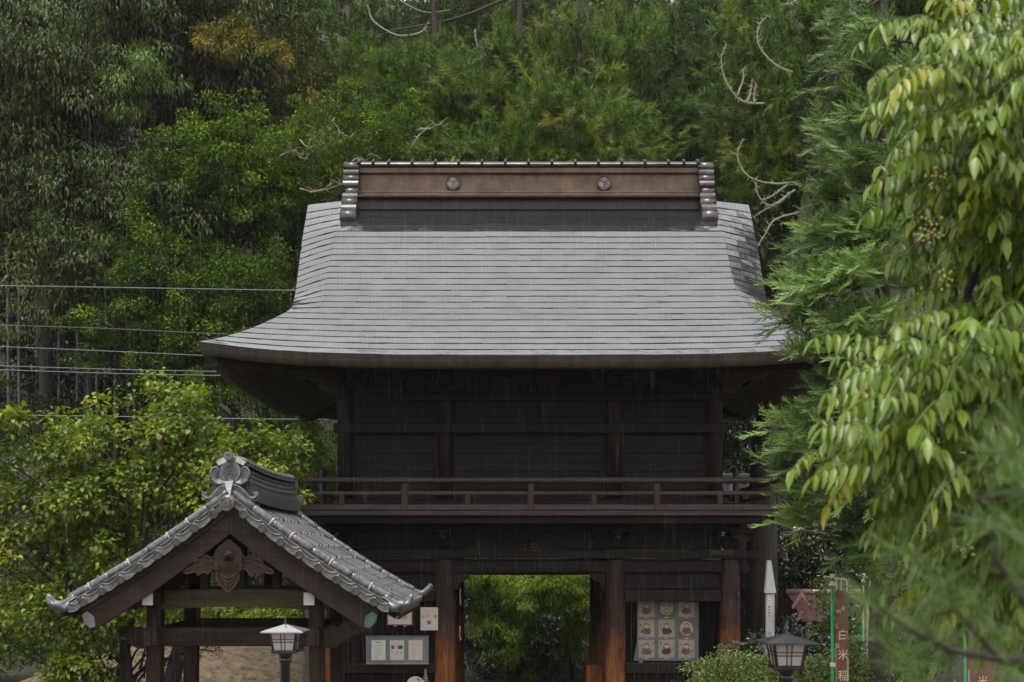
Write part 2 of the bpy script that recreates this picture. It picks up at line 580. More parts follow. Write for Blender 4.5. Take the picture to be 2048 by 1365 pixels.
for sx in (-1, 1):
    for sy in (-1, 1):
        MB().bar((GX+sx*(HW-.2), GY+sy*(HD-.2), soff(HW-.2, HD-.2)-.07), (GX+sx*3.1, GY+sy*2.0, 6.12), .14, .2).build('hip_rafter', WX, gate)

# ridge box
RB = 3.07
def ridge_band(name, y, z0, z1, mat, hw=RB, bev=0):
    mb = MB()
    mb.cbox((GX, GY, (z0+z1)/2), (2*hw, 2*y, z1-z0), .012)
    return mb.build(name, mat, gate)
RZ = 9.30
ridge_band('ridge_skirt', .44, 9.20, 9.40, BROWND)
ridge_band('ridge_ledge', .58, 9.385, 9.43, BROWND)
ridge_band('ridge_ledge_base', .40, 9.40, 9.455, BROWND)
ridge_band('ridge_foot', .34, 9.455, 9.53, BROWN)
ridge_band('ridge_wall', .255, 9.53, 9.92, BROWN)
ridge_band('ridge_lip', .33, 9.53, 9.575, BROWN)
ridge_band('ridge_cornice', .33, 9.895, 10.00, BROWN)
ridge_band('ridge_cap_edge', .37, 10.00, 10.035, BROWND)
cap = MB()
cap.grid([[(GX+x, GY+.40*math.cos(a), 10.035+.11*math.sin(a)) for x in (-RB, RB)] for a in np.linspace(0, math.pi, 12)])
cap.build('ridge_cap', ROLL, gate, True)
xs_seam = [-3.05,-2.80,-2.52] + list(np.arange(-2.10, 2.12, .42)) + [2.52,2.80,3.05]
for x in xs_seam:
    mb = MB()
    mb.tube([(GX+x, GY+.42*math.cos(a), 10.035+.135*math.sin(a)) for a in np.linspace(0, math.pi, 10)], .028, 6)
    mb.build('cap_seam', BROWND, gate, True)
for x in np.arange(-2.9, 3.0, .414):                       # standing seams on the ridge wall
    mb = MB(); mb.box((GX+x-.004, GY-.260, 9.577), (GX+x+.004, GY-.250, 9.894)); mb.build('ridge_seam', BROWN, gate)
# scalloped ridge end pieces: lobed outline in the y-z plane, extruded along x
def lobes(cs):
    pts = []
    for (y, z, r, a0, a1) in cs:
        for a in np.linspace(a0, a1, 7):
            pts.append((y+r*math.cos(math.radians(a)), z+r*math.sin(math.radians(a))))
    return pts
prof_cs = [(a, b-.05, c, d, e) for a, b, c, d, e in [(-.33,10.055,.075,100,250),(-.34,9.935,.08,95,260),(-.40,9.81,.07,110,250),(-.42,9.70,.085,90,245),(-.44,9.565,.075,95,255),(-.50,9.45,.085,100,250),(-.58,9.325,.085,90,255),(-.66,9.19,.10,95,250),(-.74,9.03,.12,110,240)]]
half = lobes(prof_cs)
poly = half + [(-.80, 8.74), (-.3, 8.85)]
poly = poly + [(-y, z) for y, z in reversed(poly)]
for sg in (-1, 1):
    cx = GX+sg*(RB+.125)
    e = MB().prism([(y, z) for y, z in poly], (cx, GY, 0), (0,1,0), (0,0,1), .27)
    eo = e.build('ridge_end', ROLL, gate)
    f = MB(); f.box((cx-.16, GY-.86, 8.69), (cx+.16, GY-.70, 8.72)); f.build('flashing', BROWND, eo)
    f = MB()
    for (y, z, r, a0, a1) in prof_cs[::2]:
        f.tube([(cx-.14, GY+y, z), (cx+.14, GY+y, z)], r*1.04, 14)
    f.build('roll', ROLL, eo, True)
# crests: round boss with a three-leaf emblem in relief
for sx in (-1, 1):
    cx = GX+sx*1.37; cz = 9.725; cy = GY-.262
    c = MB().lathe([(.0,.0),(.135,.0),(.135,.03),(.118,.045),(.112,.026),(.0,.026)], (cx, cy, cz), (0,-1,0), 32)
    co = c.build('crest', CREST, gate)
    e = MB()
    for k in range(3):
        a = math.radians(90+120*k)
        tipx, tipz = math.cos(a), math.sin(a)
        pts = []
        for u in np.linspace(0, 2*math.pi, 18, endpoint=False):
            rr = .052*(1-.28*math.cos(u)) 
            ox = .052*tipx + rr*(math.cos(u)*(-tipx)*.75 + math.sin(u)*(-tipz)*.95)
            oz = .052*tipz + rr*(math.cos(u)*(-tipz)*.75 + math.sin(u)*(tipx)*.95)
            pts.append((ox, oz))
        e.prism(pts, (cx, cy-.032, cz), (1,0,0), (0,0,1), .012)
        for v in (-.5, -.25, 0, .25, .5):
            b2 = a+v
            e.tube([(cx+.012*math.cos(b2), cy-.041, cz+.012*math.sin(b2)), (cx+.088*math.cos(a+v*.8), cy-.041, cz+.088*math.sin(a+v*.8))], .004, 5)
    e.build('emblem', M('crest relief bronze', (.30,.25,.23), (.2,.16,.15), 9, .45, metal=.3, bmp=.05), co)
# ------------------------------------------------------------------ gate body
def gbox(name, x0, x1, y0, y1, z0, z1, mat, ch=.012, parent=None):
    return MB().cbox((GX+(x0+x1)/2, (y0+y1)/2, (z0+z1)/2), (x1-x0, y1-y0, z1-z0), ch).build(name, mat, parent or gate)
LOWX = (-3.33, -1.42, 1.42, 3.33)
for y in (20.0, 22.0, 24.0):
    for x in LOWX:
        if y == 22.0 and abs(x) > 2: continue
        mb = MB(); r = .172
        mb.lathe([(r*1.01,.0),(r*1.015,.3),(r,1.6),(r*.985,2.72),(r*.94,2.84),(r*.80,2.915)], (GX+x, y, .06), (0,0,1), 28)
        mb.build('pillar', PILLAR, gate, True)
        mb = MB().lathe([(.30,-.05),(.30,.03),(.25,.07)], (GX+x, y, 0), (0,0,1), 20); mb.build('base_stone', M('stone', (.25,.24,.22),(.14,.135,.125),8,.8), gate)
# beams of the lower storey
for y, nm in ((20.0,'f'), (24.0,'b')):
    for a, b in ((-3.33,-1.42), (-1.42,1.42), (1.42,3.33)):
        gbox('tie_beam', a+.12, b-.12, y-.09, y+.09, 2.71, 2.915, WX)
    gbox('head_plate', -3.80, 3.80, y-.20, y+.20, 2.935, 3.075, WX, .018)
for x in (-3.33, 3.33):
    gbox('side_head_plate', x-.2, x+.2, 20.202, 23.798, 2.937, 3.073, WY)
    gbox('side_tie_beam', x-.08, x+.08, 20.13, 23.87, 2.71, 2.915, WY)
# small corbels under the lintel beside the passage
for sx in (-1, 1):
    pol = [(0,0),(0,-.30),(.06,-.27),(.09,-.17),(.16,-.15),(.24,-.10),(.26,0)]
    mb = MB().prism([(p[0]*-sx, p[1]) for p in pol], (GX+sx*1.26, 20.02, 2.705), (1,0,0), (0,0,1), .12); mb.build('corbel', WX, gate)
# right bay: panel, beam, opening with sill
for sx in (-1, 1):
    a, b = sorted((sx*1.57, sx*3.18))
    gbox('upper_panel', a, b, 20.02, 20.06, 2.43, 2.71, WP)
    gbox('bay_beam', a, b, 19.90, 20.08, 2.22, 2.42, WX)
    gbox('sill_beam', a, b, 19.90, 20.08, 1.03, 1.20, WX)
    n = 9
    for k in range(n):                          # upright boards under the sill and at the back of the bay
        w = (b-a)/n
        gbox('wall_board', a+k*w+.004, a+(k+1)*w-.004, 20.02+.006*(k%2), 20.06, .10, 1.03, WPZ, .005)
        if sx < 0:
            gbox('wall_board', a+k*w+.004, a+(k+1)*w-.004, 20.03+.006*(k%2), 20.07, 1.20, 2.22, WPZ, .005)
        else:
            gbox('alcove_board', a+k*w+.004, a+(k+1)*w-.004, 20.55+.006*(k%2), 20.59, 1.0, 2.5, WPZ, .005)
# side walls between front and rear pillars, flanking the passage
for x in (-1.42, 1.42):
    for y0, y1 in ((20.16, 21.84), (22.16, 23.84)):
        n = 7; w = (y1-y0)/n
        for k in range(n):
            mb = MB().cbox((GX+x, y0+(k+.5)*w, 1.40), (.05+.01*(k%2), w-.008, 2.6), .006); mb.build('passage_board', WPZ, gate)
for x in (-3.33, 3.33):
    mb = MB().box((GX+x-.03, 20.15, .1), (GX+x+.03, 23.85, 2.7)); mb.build('side_wall', WPZ, gate)
mb = MB().box((GX-1.3, 20.2, 2.66), (GX+1.3, 23.8, 2.70)); mb.build('passage_ceiling', WPZ, gate)
# low worn threshold block inside the passage on the right
gbox('threshold_block', .98, 1.25, 20.6, 21.3, .0, 1.10, PILLAR)
gbox('metal_fitting', 3.40, 3.46, 19.80, 19.83, 2.26, 2.40, BLACKM)
gbox('beam_cap', 2.98, 3.34, 19.78, 19.797, 2.99, 3.068, KC)

# bracket sets on the lower head plate
def bracket(x, y, z, s, out, name='bracket_set', mat=WX, tiers=1, steps=1):
    mb = MB()
    def blk(cx, cy, cz, w, h):
        w2 = w*.66
        vs = [(cx+a*w2/2, cy+b*w2/2, cz) for a,b in ((-1,-1),(1,-1),(1,1),(-1,1))]
        vs += [(cx+a*w/2, cy+b*w/2, cz+h*.45) for a,b in ((-1,-1),(1,-1),(1,1),(-1,1))]
        vs += [(cx+a*w/2, cy+b*w/2, cz+h) for a,b in ((-1,-1),(1,-1),(1,1),(-1,1))]
        mb.add(vs, [(3,2,1,0),(8,9,10,11)]+[(i,(i+1)%4,(i+1)%4+4,i+4) for i in range(4)]+[(i+4,(i+1)%4+4,(i+1)%4+8,i+8) for i in range(4)])
    blk(x, y, z, .26*s, .16*s)
    zz = z+.12*s
    for k in range(tiers):
        L = (.36+.10*k)*s
        arm = [(-L,.05*s),(-L,.11*s),(L,.11*s),(L,.05*s),(L*.72,0),(-L*.72,0)]
        mb.prism(arm, (x, y-out*k, zz), (1,0,0), (0,0,1), .10*s)
        arm2 = [(0,.05*s),(0,.11*s),(-out*steps-.12*s-.1*k,.11*s),(-out*steps-.12*s-.1*k,.06*s),(-out*steps*.7,0),(0,0)]
        mb.prism(arm2, (x+.001, y, zz+.001), (0,1,0), (0,0,1), .10*s)
        for q in (-1, 0, 1):
            blk(x+q*L*.84, y-out*k, zz+.11*s, .15*s, .10*s)
        blk(x, y-out*(k+1), zz+.11*s, .15*s, .10*s)
        zz += .20*s
    return mb.build(name, mat, gate)
for x in LOWX:
    bracket(x+GX, 20.0, 3.08, 1.0, .42)
    bracket(x+GX, 24.0, 3.08, 1.0, -.42)
gbox('frieze_wall', -3.2, 3.2, 20.06, 20.12, 3.08, 3.62, WP)
gbox('frieze_beam', -3.5, 3.5, 19.95, 20.06, 3.38, 3.48, WX)
# frog-leg strut over the passage with carved leaves
fk = [(-.50,0),(-.46,.05),(-.30,.06),(-.20,.12),(-.17,.22),(-.12,.28),(.12,.28),(.17,.22),(.20,.12),(.30,.06),(.46,.05),(.50,0),(.22,0),(.14,.04),(.10,.15),(0,.19),(-.10,.15),(-.14,.04),(-.22,0)]
fo = MB().prism(fk, (GX, 19.94, 3.078), (1,0,0), (0,0,1), .09).build('frog_leg_strut', WX, gate)
mb = MB()
for k in range(14):
    a = random.uniform(-.13,.13); h = random.uniform(.03,.14)
    mb.lathe([(.0,0),(.028,.004),(.020,.014),(.0,.018)], (GX+a, 19.92, 3.08+h*(1-abs(a)*2.5)), (random.uniform(-.3,.3),-1,random.uniform(-.2,.5)), 7)
mb.build('carved_leaves', KC, fo)
# carved beam noses at the right and left corners
for sx in (-1, 1):
    pol = [(0,0),(.10,-.02),(.22,.03),(.34,.11),(.42,.20),(.28,.17),(.20,.21),(.08,.20),(0,.20)]
    mb = MB().prism([(p[0]*sx, p[1]) for p in pol], (GX+sx*3.47, 19.98, 3.36), (1,0,0), (0,0,1), .12); mb.build('beam_nose', KC, gate)
    pol = [(0,0),(.12,.02),(.20,.10),(.16,.18),(0,.2)]
    mb = MB().prism([(p[0]*sx, p[1]) for p in pol], (GX+sx*3.42, 19.98, 3.14), (1,0,0), (0,0,1), .12); mb.build('beam_nose', KC, gate)
    pol = [(0,0),(.10,-.02),(.17,.05),(.12,.14),(.16,.2),(0,.2)]
    mb = MB().prism([(p[0]*sx, p[1]) for p in pol], (GX+sx*3.50, 20.0, 2.71), (1,0,0), (0,0,1), .11); mb.build('beam_nose', WX, gate)

# ------------------------------------------------------------------ balcony
BX, BY0, BY1 = 4.05, 19.0, 25.0
def ring(name, z0, z1, inset, th, mat, ext=0.0, ch=.01):
    h = BX-inset
    gbox(name, -h-ext, h+ext, BY0+inset, BY0+inset+th, z0, z1, mat, ch)
    gbox(name, -h-ext, h+ext, BY1-inset-th, BY1-inset, z0, z1, mat, ch)
    for sx in (-1, 1):
        a, b = sorted((sx*h, sx*(h-th)))
        gbox(name, a, b, BY0+inset+th+.002, BY1-inset-th-.002, z0+.003, z1-.003, mat, ch)
gbox('balcony_floor', -BX+.1, BX-.1, BY0+.08, BY1-.08, 3.648, 3.69, WX)
ring('floor_edge', 3.62, 3.697, .03, .07, WR)
ring('balcony_joist_beam', 3.50, 3.618, .16, .14, WX)
ring('bottom_rail', 3.705, 3.80, .05, .09, WR, .12)
ring('middle_rail', 3.95, 4.012, .06, .06, WR, .12)
for (p, q) in (((-BX-.25, BY0+.09), (BX+.25, BY0+.09)), ((-BX-.25, BY1-.09), (BX+.25, BY1-.09)), ((-BX+.09, BY0-.25), (-BX+.09, BY1+.25)), ((BX-.09, BY0-.25), (BX-.09, BY1+.25))):
    L = 24; pts = []
    for i in range(L+1):
        u = i/L; e = abs(2*u-1)
        pts.append((GX+p[0]+(q[0]-p[0])*u, p[1]+(q[1]-p[1])*u, 4.185+.10*max(0, (e-.88)/.12)**2 + (.004 if p[0] == q[0] else 0)))
    MB().tube(pts, .047, 10).build('top_rail', WR, gate, True)
for i in range(-4, 5):
    x = i*1.003
    if abs(x) > BX-.05: continue
    if i % 2 == 0: gbox('rail_post', x-.05, x+.05, BY0+.04, BY0+.135, 3.70, 4.135, WRZ)
    else: gbox('rail_strut', x-.045, x+.045, BY0+.05, BY0+.13, 3.795, 3.955, WRZ)
for sx in (-1, 1):
    for k in range(7):
        y = BY0+.09+k*(BY1-BY0-.18)/6
        x = sx*(BX-.09)
        if k == 2:
            mb = MB().lathe([(.055,3.70),(.055,4.26),(.045,4.27),(.062,4.29),(.062,4.33),(.042,4.345),(.058,4.38),(.055,4.42),(.03,4.47),(.0,4.51)], (GX+x*.90, 20.7, 0), (0,0,1), 14)
            mb.build('finial_post', WRZ, gate, True)
        else:
            mb = MB().cbox((GX+x, y, 3.92), (.09,.09,.42), .01); mb.build('rail_post', WRZ, gate)
# added thin bar of rail wood standing in for lit slits of the floor boards
gbox('lit_slit_bar', -BX+.2, BX-.2, BY0+.30, BY0+.36, 3.83, 3.845, WR)

# ------------------------------------------------------------------ upper storey
UPX = (-3.10, -1.42, 1.41, 3.10)
UY = 20.15
for x in UPX:
    mb = MB().lathe([(.135,3.70),(.135,6.0),(.115,6.12)], (GX+x, UY, 0), (0,0,1), 20); mb.build('upper_post', WZ, gate, True)
    mb = MB().lathe([(.135,3.70),(.135,6.0),(.115,6.12)], (GX+x, 23.85, 0), (0,0,1), 20); mb.build('upper_post', WZ, gate, True)
gbox('upper_tie_beam', -3.28, 3.28, UY-.16, UY+.02, 5.035, 5.19, WX)
gbox('upper_sill_beam', -3.25, 3.25, UY-.15, UY+.02, 3.75, 3.93, WX)
gbox('upper_head_beam', -3.35, 3.35, UY-.15, UY+.10, 5.57, 5.68, WX)
for a, b in ((-3.10,-1.42), (-1.42,1.41), (1.41,3.10)):
    z = 3.93; k = 0
    while z < 6.4:
        h = .155
        gbox('wall_plank', a+.12, b-.12, UY+.05-.007*(k%2), UY+.09, z+.002, min(z+h, 6.45)-.002, WP, .004)
        z += h; k += 1
    for q in (a+.14, b-.14):
        gbox('frame_stile', q-.03, q+.03, UY+.0, UY+.048, 3.93, 5.035, WZ, .006)
for sx in (-1, 1):
    mb = MB().box((GX+sx*3.06-.03, UY+.1, 3.7), (GX+sx*3.06+.03, 23.8, 6.4)); mb.build('upper_side_wall', WPZ, gate)
mb = MB().box((GX-3.0, 23.82, 3.7), (GX+3.0, 23.88, 6.4)); mb.build('upper_rear_wall', WPZ, gate)
mb = MB().box((GX-3.2, 23.97, 3.1), (GX+3.2, 24.02, 3.6)); mb.build('rear_frieze_wall', WPZ, gate)
for x in UPX:
    bracket(x+GX, UY, 5.69, .95, .34, 'upper_bracket_set', WX, tiers=2)
    mb = MB().cbox((GX+x, UY-.5, 5.98), (.16,.40,.10), .01); mb.build('bracket_arm', WX, gate)
for x in (-2.25, 0, 2.25):
    gbox('strut_block', x-.12, x+.12, UY-.13, UY+.02, 5.68, 5.92, WX)
gbox('eave_purlin', -3.9, 3.9, UY-.98, UY-.84, 6.02, 6.16, WX)
for sx in (-1, 1):
    mb = MB().cbox((GX+sx*3.95, 22.0, 6.09), (.14, 5.6, .13), .01); mb.build('side_eave_purlin', WY, gate)
    pol = [(0,0),(.12,-.02),(.24,.03),(.34,.09),(.30,.15),(.14,.14),(0,.16)]
    mb = MB().prism([(p[0]*sx, p[1]) for p in pol], (GX+sx*3.22, UY-.02, 5.70), (1,0,0), (0,0,1), .12); mb.build('beam_nose', KC, gate)
    gbox('bracket_block', sx*3.3-.13, sx*3.3+.13, UY-.2, UY+.05, 5.9, 6.02, KC)
    mb = MB().bar((GX+sx*3.2, UY-.05, 5.83), (GX+sx*3.9, UY-.35, 6.02), .12, .10); mb.build('corner_bracket_arm', KC, gate)
# ------------------------------------------------------------------ washing pavilion with tiled gable roof
TILE = M('smoked grey roof tile', (.17,.17,.178), (.036,.036,.038), 17, .30, bmp=.15, bscale=40, rvar=.14, spec=.6, coat=.25)
TILED = M('smoked roof tile old', (.085,.083,.08), (.032,.032,.03), 16, .40, bmp=.25, bscale=50, rvar=.15, spec=.55)
def lichen_tile():
    m, t, b = nodes_of('roof tile with lichen')
    f = noise(t, 10, 5, .6); l = noise(t, 7, 6, .75)
    base = ramp(t, f, [(.35,(.065,.065,.068)),(.68,(.15,.148,.15))])
    k = ramp(t, l, [(.66,(0,0,0)),(.70,(1,1,1))])
    t.links.new(mix(t, k, base, (.50,.50,.40)), b.inputs['Base Color'])
    b.inputs['Roughness'].default_value = .34
    b.inputs['Specular IOR Level'].default_value = .6
    bump(t, b, noise(t, 45, 4, .6), .2, .008)
    return m
TILEL = lichen_tile()
TILEM = M('mossy verge tile', (.155,.155,.14), (.055,.062,.045), 13, .5, bmp=.35, bscale=45, rvar=.12)
PLASTER = M('old plaster', (.50,.44,.36), (.30,.25,.19), 9, .8, bmp=.2)
KXC, KYF, KYB, KZ0 = -3.183, 13.5, 16.7, 3.776
kio = root('water_pavilion', (KXC, 15.1, 0), 'open timber water pavilion with grey tiled gable roof beside the gate', 'pavilion')
def rk(a): return .80*a - .07*a*a              # drop of the rake below the apex
def rks(a): return .80 - .14*a
def kp(a, off, y): return (KXC+a, y, KZ0-rk(abs(a))-off)
AE = 1.92
# roof boarding under the tiles
mb = MB()
aa = np.linspace(-AE, AE, 41)
mb.grid([[kp(a, .13, y) for a in aa] for y in (KYF+.08, KYB-.08)])
mb.grid([[kp(a, .20, y) for a in aa] for y in (KYF+.08, KYB-.08)])
mb.grid([[kp(a, o, KYF+.08) for a in aa] for o in (.13, .20)])
mb.build('roof_boarding', KX, kio, True)
# rafters under the boarding
for k in range(12):
    y = KYF+.25+k*.245
    for sg in (-1, 1):
        mb = MB(); mb.grid([[kp(sg*a, o, y+q) for a in np.linspace(.05, AE-.08, 9)] for (o, q) in ((.20,-.03),(.27,-.03),(.27,.03),(.20,.03),(.20,-.03))]); mb.build('rafter', KX, kio)
# right slope: individual pan tiles, one mesh per course shared along the course
NC, NT = 8, 11
ylo, yhi = KYF+.20, KYB-.20
tw = (yhi-ylo)/NT
ab = np.linspace(.16, AE-.02, NC+1)
def wave(v):
    """cross profile of a pan tile, v 0..1 across: roll on one side, trough on the other"""
    return .030*math.cos(2*math.pi*(v-.12)) + .010*math.cos(4*math.pi*(v-.12))
for c in range(NC):
    a0, a1 = ab[c]-.03, ab[c+1]
    mb = MB(); vs = np.linspace(0, 1.04, 9)
    def tp(a, v, d):
        lift = .030*((a-a0)/(a1-a0))
        return (KXC+a, (v-.5)*tw, KZ0-rk(a)-.10+lift+wave(v)+d)
    mb.grid([[tp(a, v, 0) for v in vs] for a in (a0, (a0+a1)/2, a1)])
    mb.grid([[tp(a1, v, d) for v in vs] for d in (0, -.028)])
    me = mb.mesh('roof_tile', TILEL, Vector((KXC, 0, 0)), True)
    for k in range(NT):
        Mx = Matrix.Translation((KXC+random.uniform(-.006,.006), ylo+(k+.5)*tw, random.uniform(-.004,.004))) 
        inst('roof_tile', me, kio, Mx)
mb = MB()
mb.grid([[(KXC-a, y, KZ0-rk(a)-.08+.03*math.cos(2*math.pi*(y-ylo)/tw)) for y in np.linspace(ylo, yhi, 67)] for a in np.linspace(.1, AE, 10)])
mb.build('left_roof_slope', TILE, kio, True)
# rake cap tiles front and rear: short barrel tiles end to end
def barrel(a0, a1, off, r0, r1, y, sg):
    n = 5; pts = []; rr = []
    for i in range(n+1):
        a = a0+(a1-a0)*i/n
        pts.append((KXC+sg*a, y, KZ0-rk(a)-off)); rr.append(r0+(r1-r0)*i/n)
    return MB().tube(pts, rr, 14)
for sg in (-1, 1):
    e = np.linspace(.02, 1.80, 9)
    for i in range(8):
        barrel(e[i], e[i+1]+.012, .045, .047, .055, KYF+.07, sg).build('rake_cap_tile', TILE, kio, True)
        barrel(e[i], e[i+1]+.012, .050, .045, .052, KYF+.20, sg).build('rake_roll_tile', TILE, kio, True)
        barrel(e[i], e[i+1]+.012, .045, .047, .055, KYB-.07, sg).build('rake_cap_tile', TILE, kio, True)
        a = e[i+1]
        if i in (1, 2, 4, 6) :
            mb = MB(); mb.tube([(KXC+sg*(a-.006), KYF+.07, KZ0-rk(a-.006)-.045), (KXC+sg*(a+.014), KYF+.07, KZ0-rk(a+.014)-.045)], .0565, 14); mb.build('mortar_joint', PLASTER, kio, True)
# verge: plaster strip, hanging scalloped tiles, round end discs with comma swirl
for sg in (-1, 1):
    aa = np.linspace(.03, 1.80, 25)
    mb = MB(); mb.grid([[(KXC+sg*a, KYF+.045, KZ0-rk(a)-o) for a in aa] for o in (.06, .20)]); mb.build('verge_plaster', PLASTER, kio)
    mb = MB(); mb.grid([[(KXC+sg*a, KYF+q, KZ0-rk(a)-o) for a in aa] for o, q in ((.088,.06),(.088,-.005),(.108,-.005),(.108,.06))]); mb.build('verge_flat_tile', TILE, kio)
def swirl_disc(cx, cy, cz, r, par, mat=TILEM, name='end_disc', prongs=2):
    d = MB().lathe([(0,0),(r,0),(r,.018),(r*.86,.026),(r*.80,.010),(0,.010)], (cx, cy, cz), (0,-1,0), 22).build(name, mat, par)
    s = MB()
    for k in range(prongs):
        pts = []; rad = []
        for i in range(13):
            u = i/12; th = 2*math.pi*k/prongs + u*4.4
            rr = r*(.16+.50*u)
            pts.append((cx+rr*math.cos(th), cy-.014, cz+rr*math.sin(th))); rad.append(r*(.17-.13*u))
        s.tube(pts, rad, 6)
    s.build('swirl', mat, d)
    return d
ds = [.17+.209*i for i in range(8)]
for sg in (-1, 1):
    for i, a in enumerate(ds):
        a2 = ds[i+1] if i < 7 else a+.17
        up, lo = [], []
        for u in np.linspace(0, 1, 9):
            x = a+(a2-a)*u
            s = math.sin(math.pi*u)
            up.append((sg*x, -rk(x)-(.125+.045*s-.02*u))); lo.append((sg*x, -rk(x)-(.20+.035*s)))
        poly = up+lo[::-1]
        mb = MB().prism(poly, (KXC, KYF+.012, KZ0), (1,0,0), (0,0,1), .05); mb.build('verge_tile', TILE, kio)
        mb = MB(); mb.tube([(KXC+x, KYF-.016, KZ0+z) for x, z in up], .010, 6); mb.build('verge_tile_rim', TILE, kio, True)
        mb = MB(); mb.tube([(KXC+x, KYF-.012, KZ0+z) for x, z in lo], .011, 6); mb.build('verge_tile_rim', TILEM, kio, True)
        swirl_disc(KXC+sg*a, KYF-.015, KZ0-rk(a)-.185, .050, kio)
# big swirl disc at the apex on a barrel
mb = MB().tube([(KXC-.01, KYF-.06, KZ0-.20), (KXC-.01, KYF+.25, KZ0-.10)], .080, 18); mb.build('apex_barrel_tile', TILE, kio, True)
swirl_disc(KXC-.012, KYF-.06, KZ0-.205, .083, kio, TILEM, 'apex_disc', 3)
mb = MB().prism([(-.05,.06),(.05,.07),(.025,-.03),(.012,-.13),(-.01,-.06),(-.03,-.02)], (KXC, KYF-.005, KZ0-.01), (1,0,0), (0,0,1), .03); mb.build('apex_mortar', WHITE, kio)
# bargeboards (two layers) and their ends
for sg in (-1, 1):
    for nm, o0, o1, y0, y1, ae in (('upper_bargeboard', .215, .30, KYF+.03, KYF+.10, 1.66), ('bargeboard', .30, .535, KYF+.05, KYF+.12, 1.60)):
        mb = MB()
        prof_ = ((o0,y0),(o1,y0),(o1,y1),(o0,y1),(o0,y0))
        mb.grid([[(KXC+sg*a, y, KZ0-rk(a)-o - (.03*(a/1.6)**2 if o > .4 else 0)) for a in np.linspace(0, ae, 20)] for o, y in prof_])
        mb.add([(KXC+sg*ae, y, KZ0-rk(ae)-o-(.03 if o > .4 else 0)) for o, y in prof_[:4]], [(0,1,2,3)])
        mb.build(nm, KX, kio)
    z = KZ0-rk(1.55)
    q = [(1.53,-.42),(1.61,-.36),(1.665,-.40),(1.64,-.49),(1.575,-.555),(1.515,-.53)]
    mat_ = PATINA if sg > 0 else M('grey zinc', (.17,.18,.17), (.10,.11,.10), 9, .5, metal=.3)
    mb = MB().prism([(sg*a, zz) for a, zz in q], (KXC, KYF+.075, z+.02), (1,0,0), (0,0,1), .095); e = mb.build('bargeboard_cap', mat_, kio)
    if sg > 0: e['label'] = 'green copper cap on the right bargeboard end'
# curved corner tiles at the eave ends
for sg in (-1, 1):
    pts = [(1.74,.02),(1.86,.10),(1.97,.10),(2.04,.03),(2.065,.02)]
    mb = MB()
    pp = smoothed([(KXC+sg*x, KYF+.05, KZ0-rk(1.74)-.05-z) for x, z in pts], 5)
    mb.tube(pp, list(np.linspace(.055, .035, len(pp))), 12)
    lower = [(1.70,-.13),(1.83,-.22),(1.95,-.225),(2.045,-.13),(2.06,-.04),(1.97,-.12),(1.86,-.13),(1.72,-.04)]
    mb.prism([(sg*x, z) for x, z in lower], (KXC, KYF+.03, KZ0-rk(1.74)-.02), (1,0,0), (0,0,1), .07)
    mb.build('eave_corner_tile', TILE, kio, True)
    if sg > 0:
        for k in range(NT+1):
            y = ylo+k*tw-.02
            d = MB().lathe([(0,0),(.048,0),(.048,.016),(.036,.022),(.030,.010),(0,.010)], (KXC+AE+.005, y, KZ0-rk(AE)-.09), (1,0,-.15), 16); d.build('eave_disc', TILEM, kio)
            if k < NT:
                mb = MB(); mb.grid([[(KXC+AE+.004-.01*j, y+.02+(v-.0)*tw, KZ0-rk(AE)-.115+.02*math.cos(2*math.pi*v)-j*.06) for v in np.linspace(0,1,7)] for j in (0,1)]); mb.build('eave_tile_face', TILEM, kio)
        mb = MB(); pp = smoothed([(KXC+1.80, KYB-.06, KZ0-rk(1.8)-.06), (KXC+1.93, KYB-.04, KZ0-rk(1.93)-.03), (KXC+2.03, KYB-.02, KZ0-rk(1.93)+.05), (KXC+2.07, KYB-.02, KZ0-rk(1.93)+.09)], 5)
        mb.tube(pp, list(np.linspace(.05,.035,len(pp))), 10); mb.build('eave_corner_tile', TILE, kio, True)
mb = MB(); mb.grid([[kp(AE-.01, .16, y), kp(AE-.04, .26, y)] for y in (KYF+.1, KYB-.1)]); mb.build('eave_board', KY, kio)

# ridge: base courses, three rows of small upright barrels, capping, rolled top
RY0, RY1 = KYF+.17, KYB-.12
NB = 30
def rsag(y):  # ridge sags a little in the middle and rises at the ends
    u = (y-(RY0+RY1)/2)/((RY1-RY0)/2); return .035*u*u
def ridge_layer(name, hw0, hw1, z0, z1, mat, n=12):
    mb = MB(); ysx = np.linspace(RY0, RY1, n)
    for sg in (-1, 1):
        mb.grid([[(KXC+sg*h, y, KZ0+z+rsag(y)) for y in ysx] for h, z in ((hw0, z0), (hw1, z1), (0, z1+.01))])
    mb.add([(KXC-hw0, RY0, KZ0+z0+rsag(RY0)), (KXC+hw0, RY0, KZ0+z0+rsag(RY0)), (KXC+hw1, RY0, KZ0+z1+rsag(RY0)), (KXC-hw1, RY0, KZ0+z1+rsag(RY0))], [(0,1,2,3)])
    return mb.build(name, mat, kio)
ridge_layer('ridge_base_tiles', .27, .25, -.20, -.06, TILED)
ridge_layer('ridge_base_tiles', .24, .225, -.06, -.025, TILED)
ridge_layer('ridge_base_tiles', .215, .20, -.03, .01, TILED)
ridge_layer('ridge_core', .135, .115, .0, .19, TILED)
for row in range(3):
    mb = MB(); ysx = np.linspace(RY0+.03, RY1-.03, 27)
    for j, y in enumerate(ysx):
        yy = y+(row%2)*.05
        zb = KZ0+.010+row*.060+rsag(yy)
        for sg in (-1, 1):
            hw = .150-.008*row
            mb.tube([(KXC+sg*hw, yy, zb), (KXC+sg*(hw-.004), yy, zb+.028), (KXC+sg*(hw-.012), yy, zb+.055)], [.040,.044,.036], 8)
    mb.build('ridge_barrel_row', TILED, kio, True)['kind'] = 'stuff'
ridge_layer('ridge_capping', .205, .20, .192, .207, TILED)
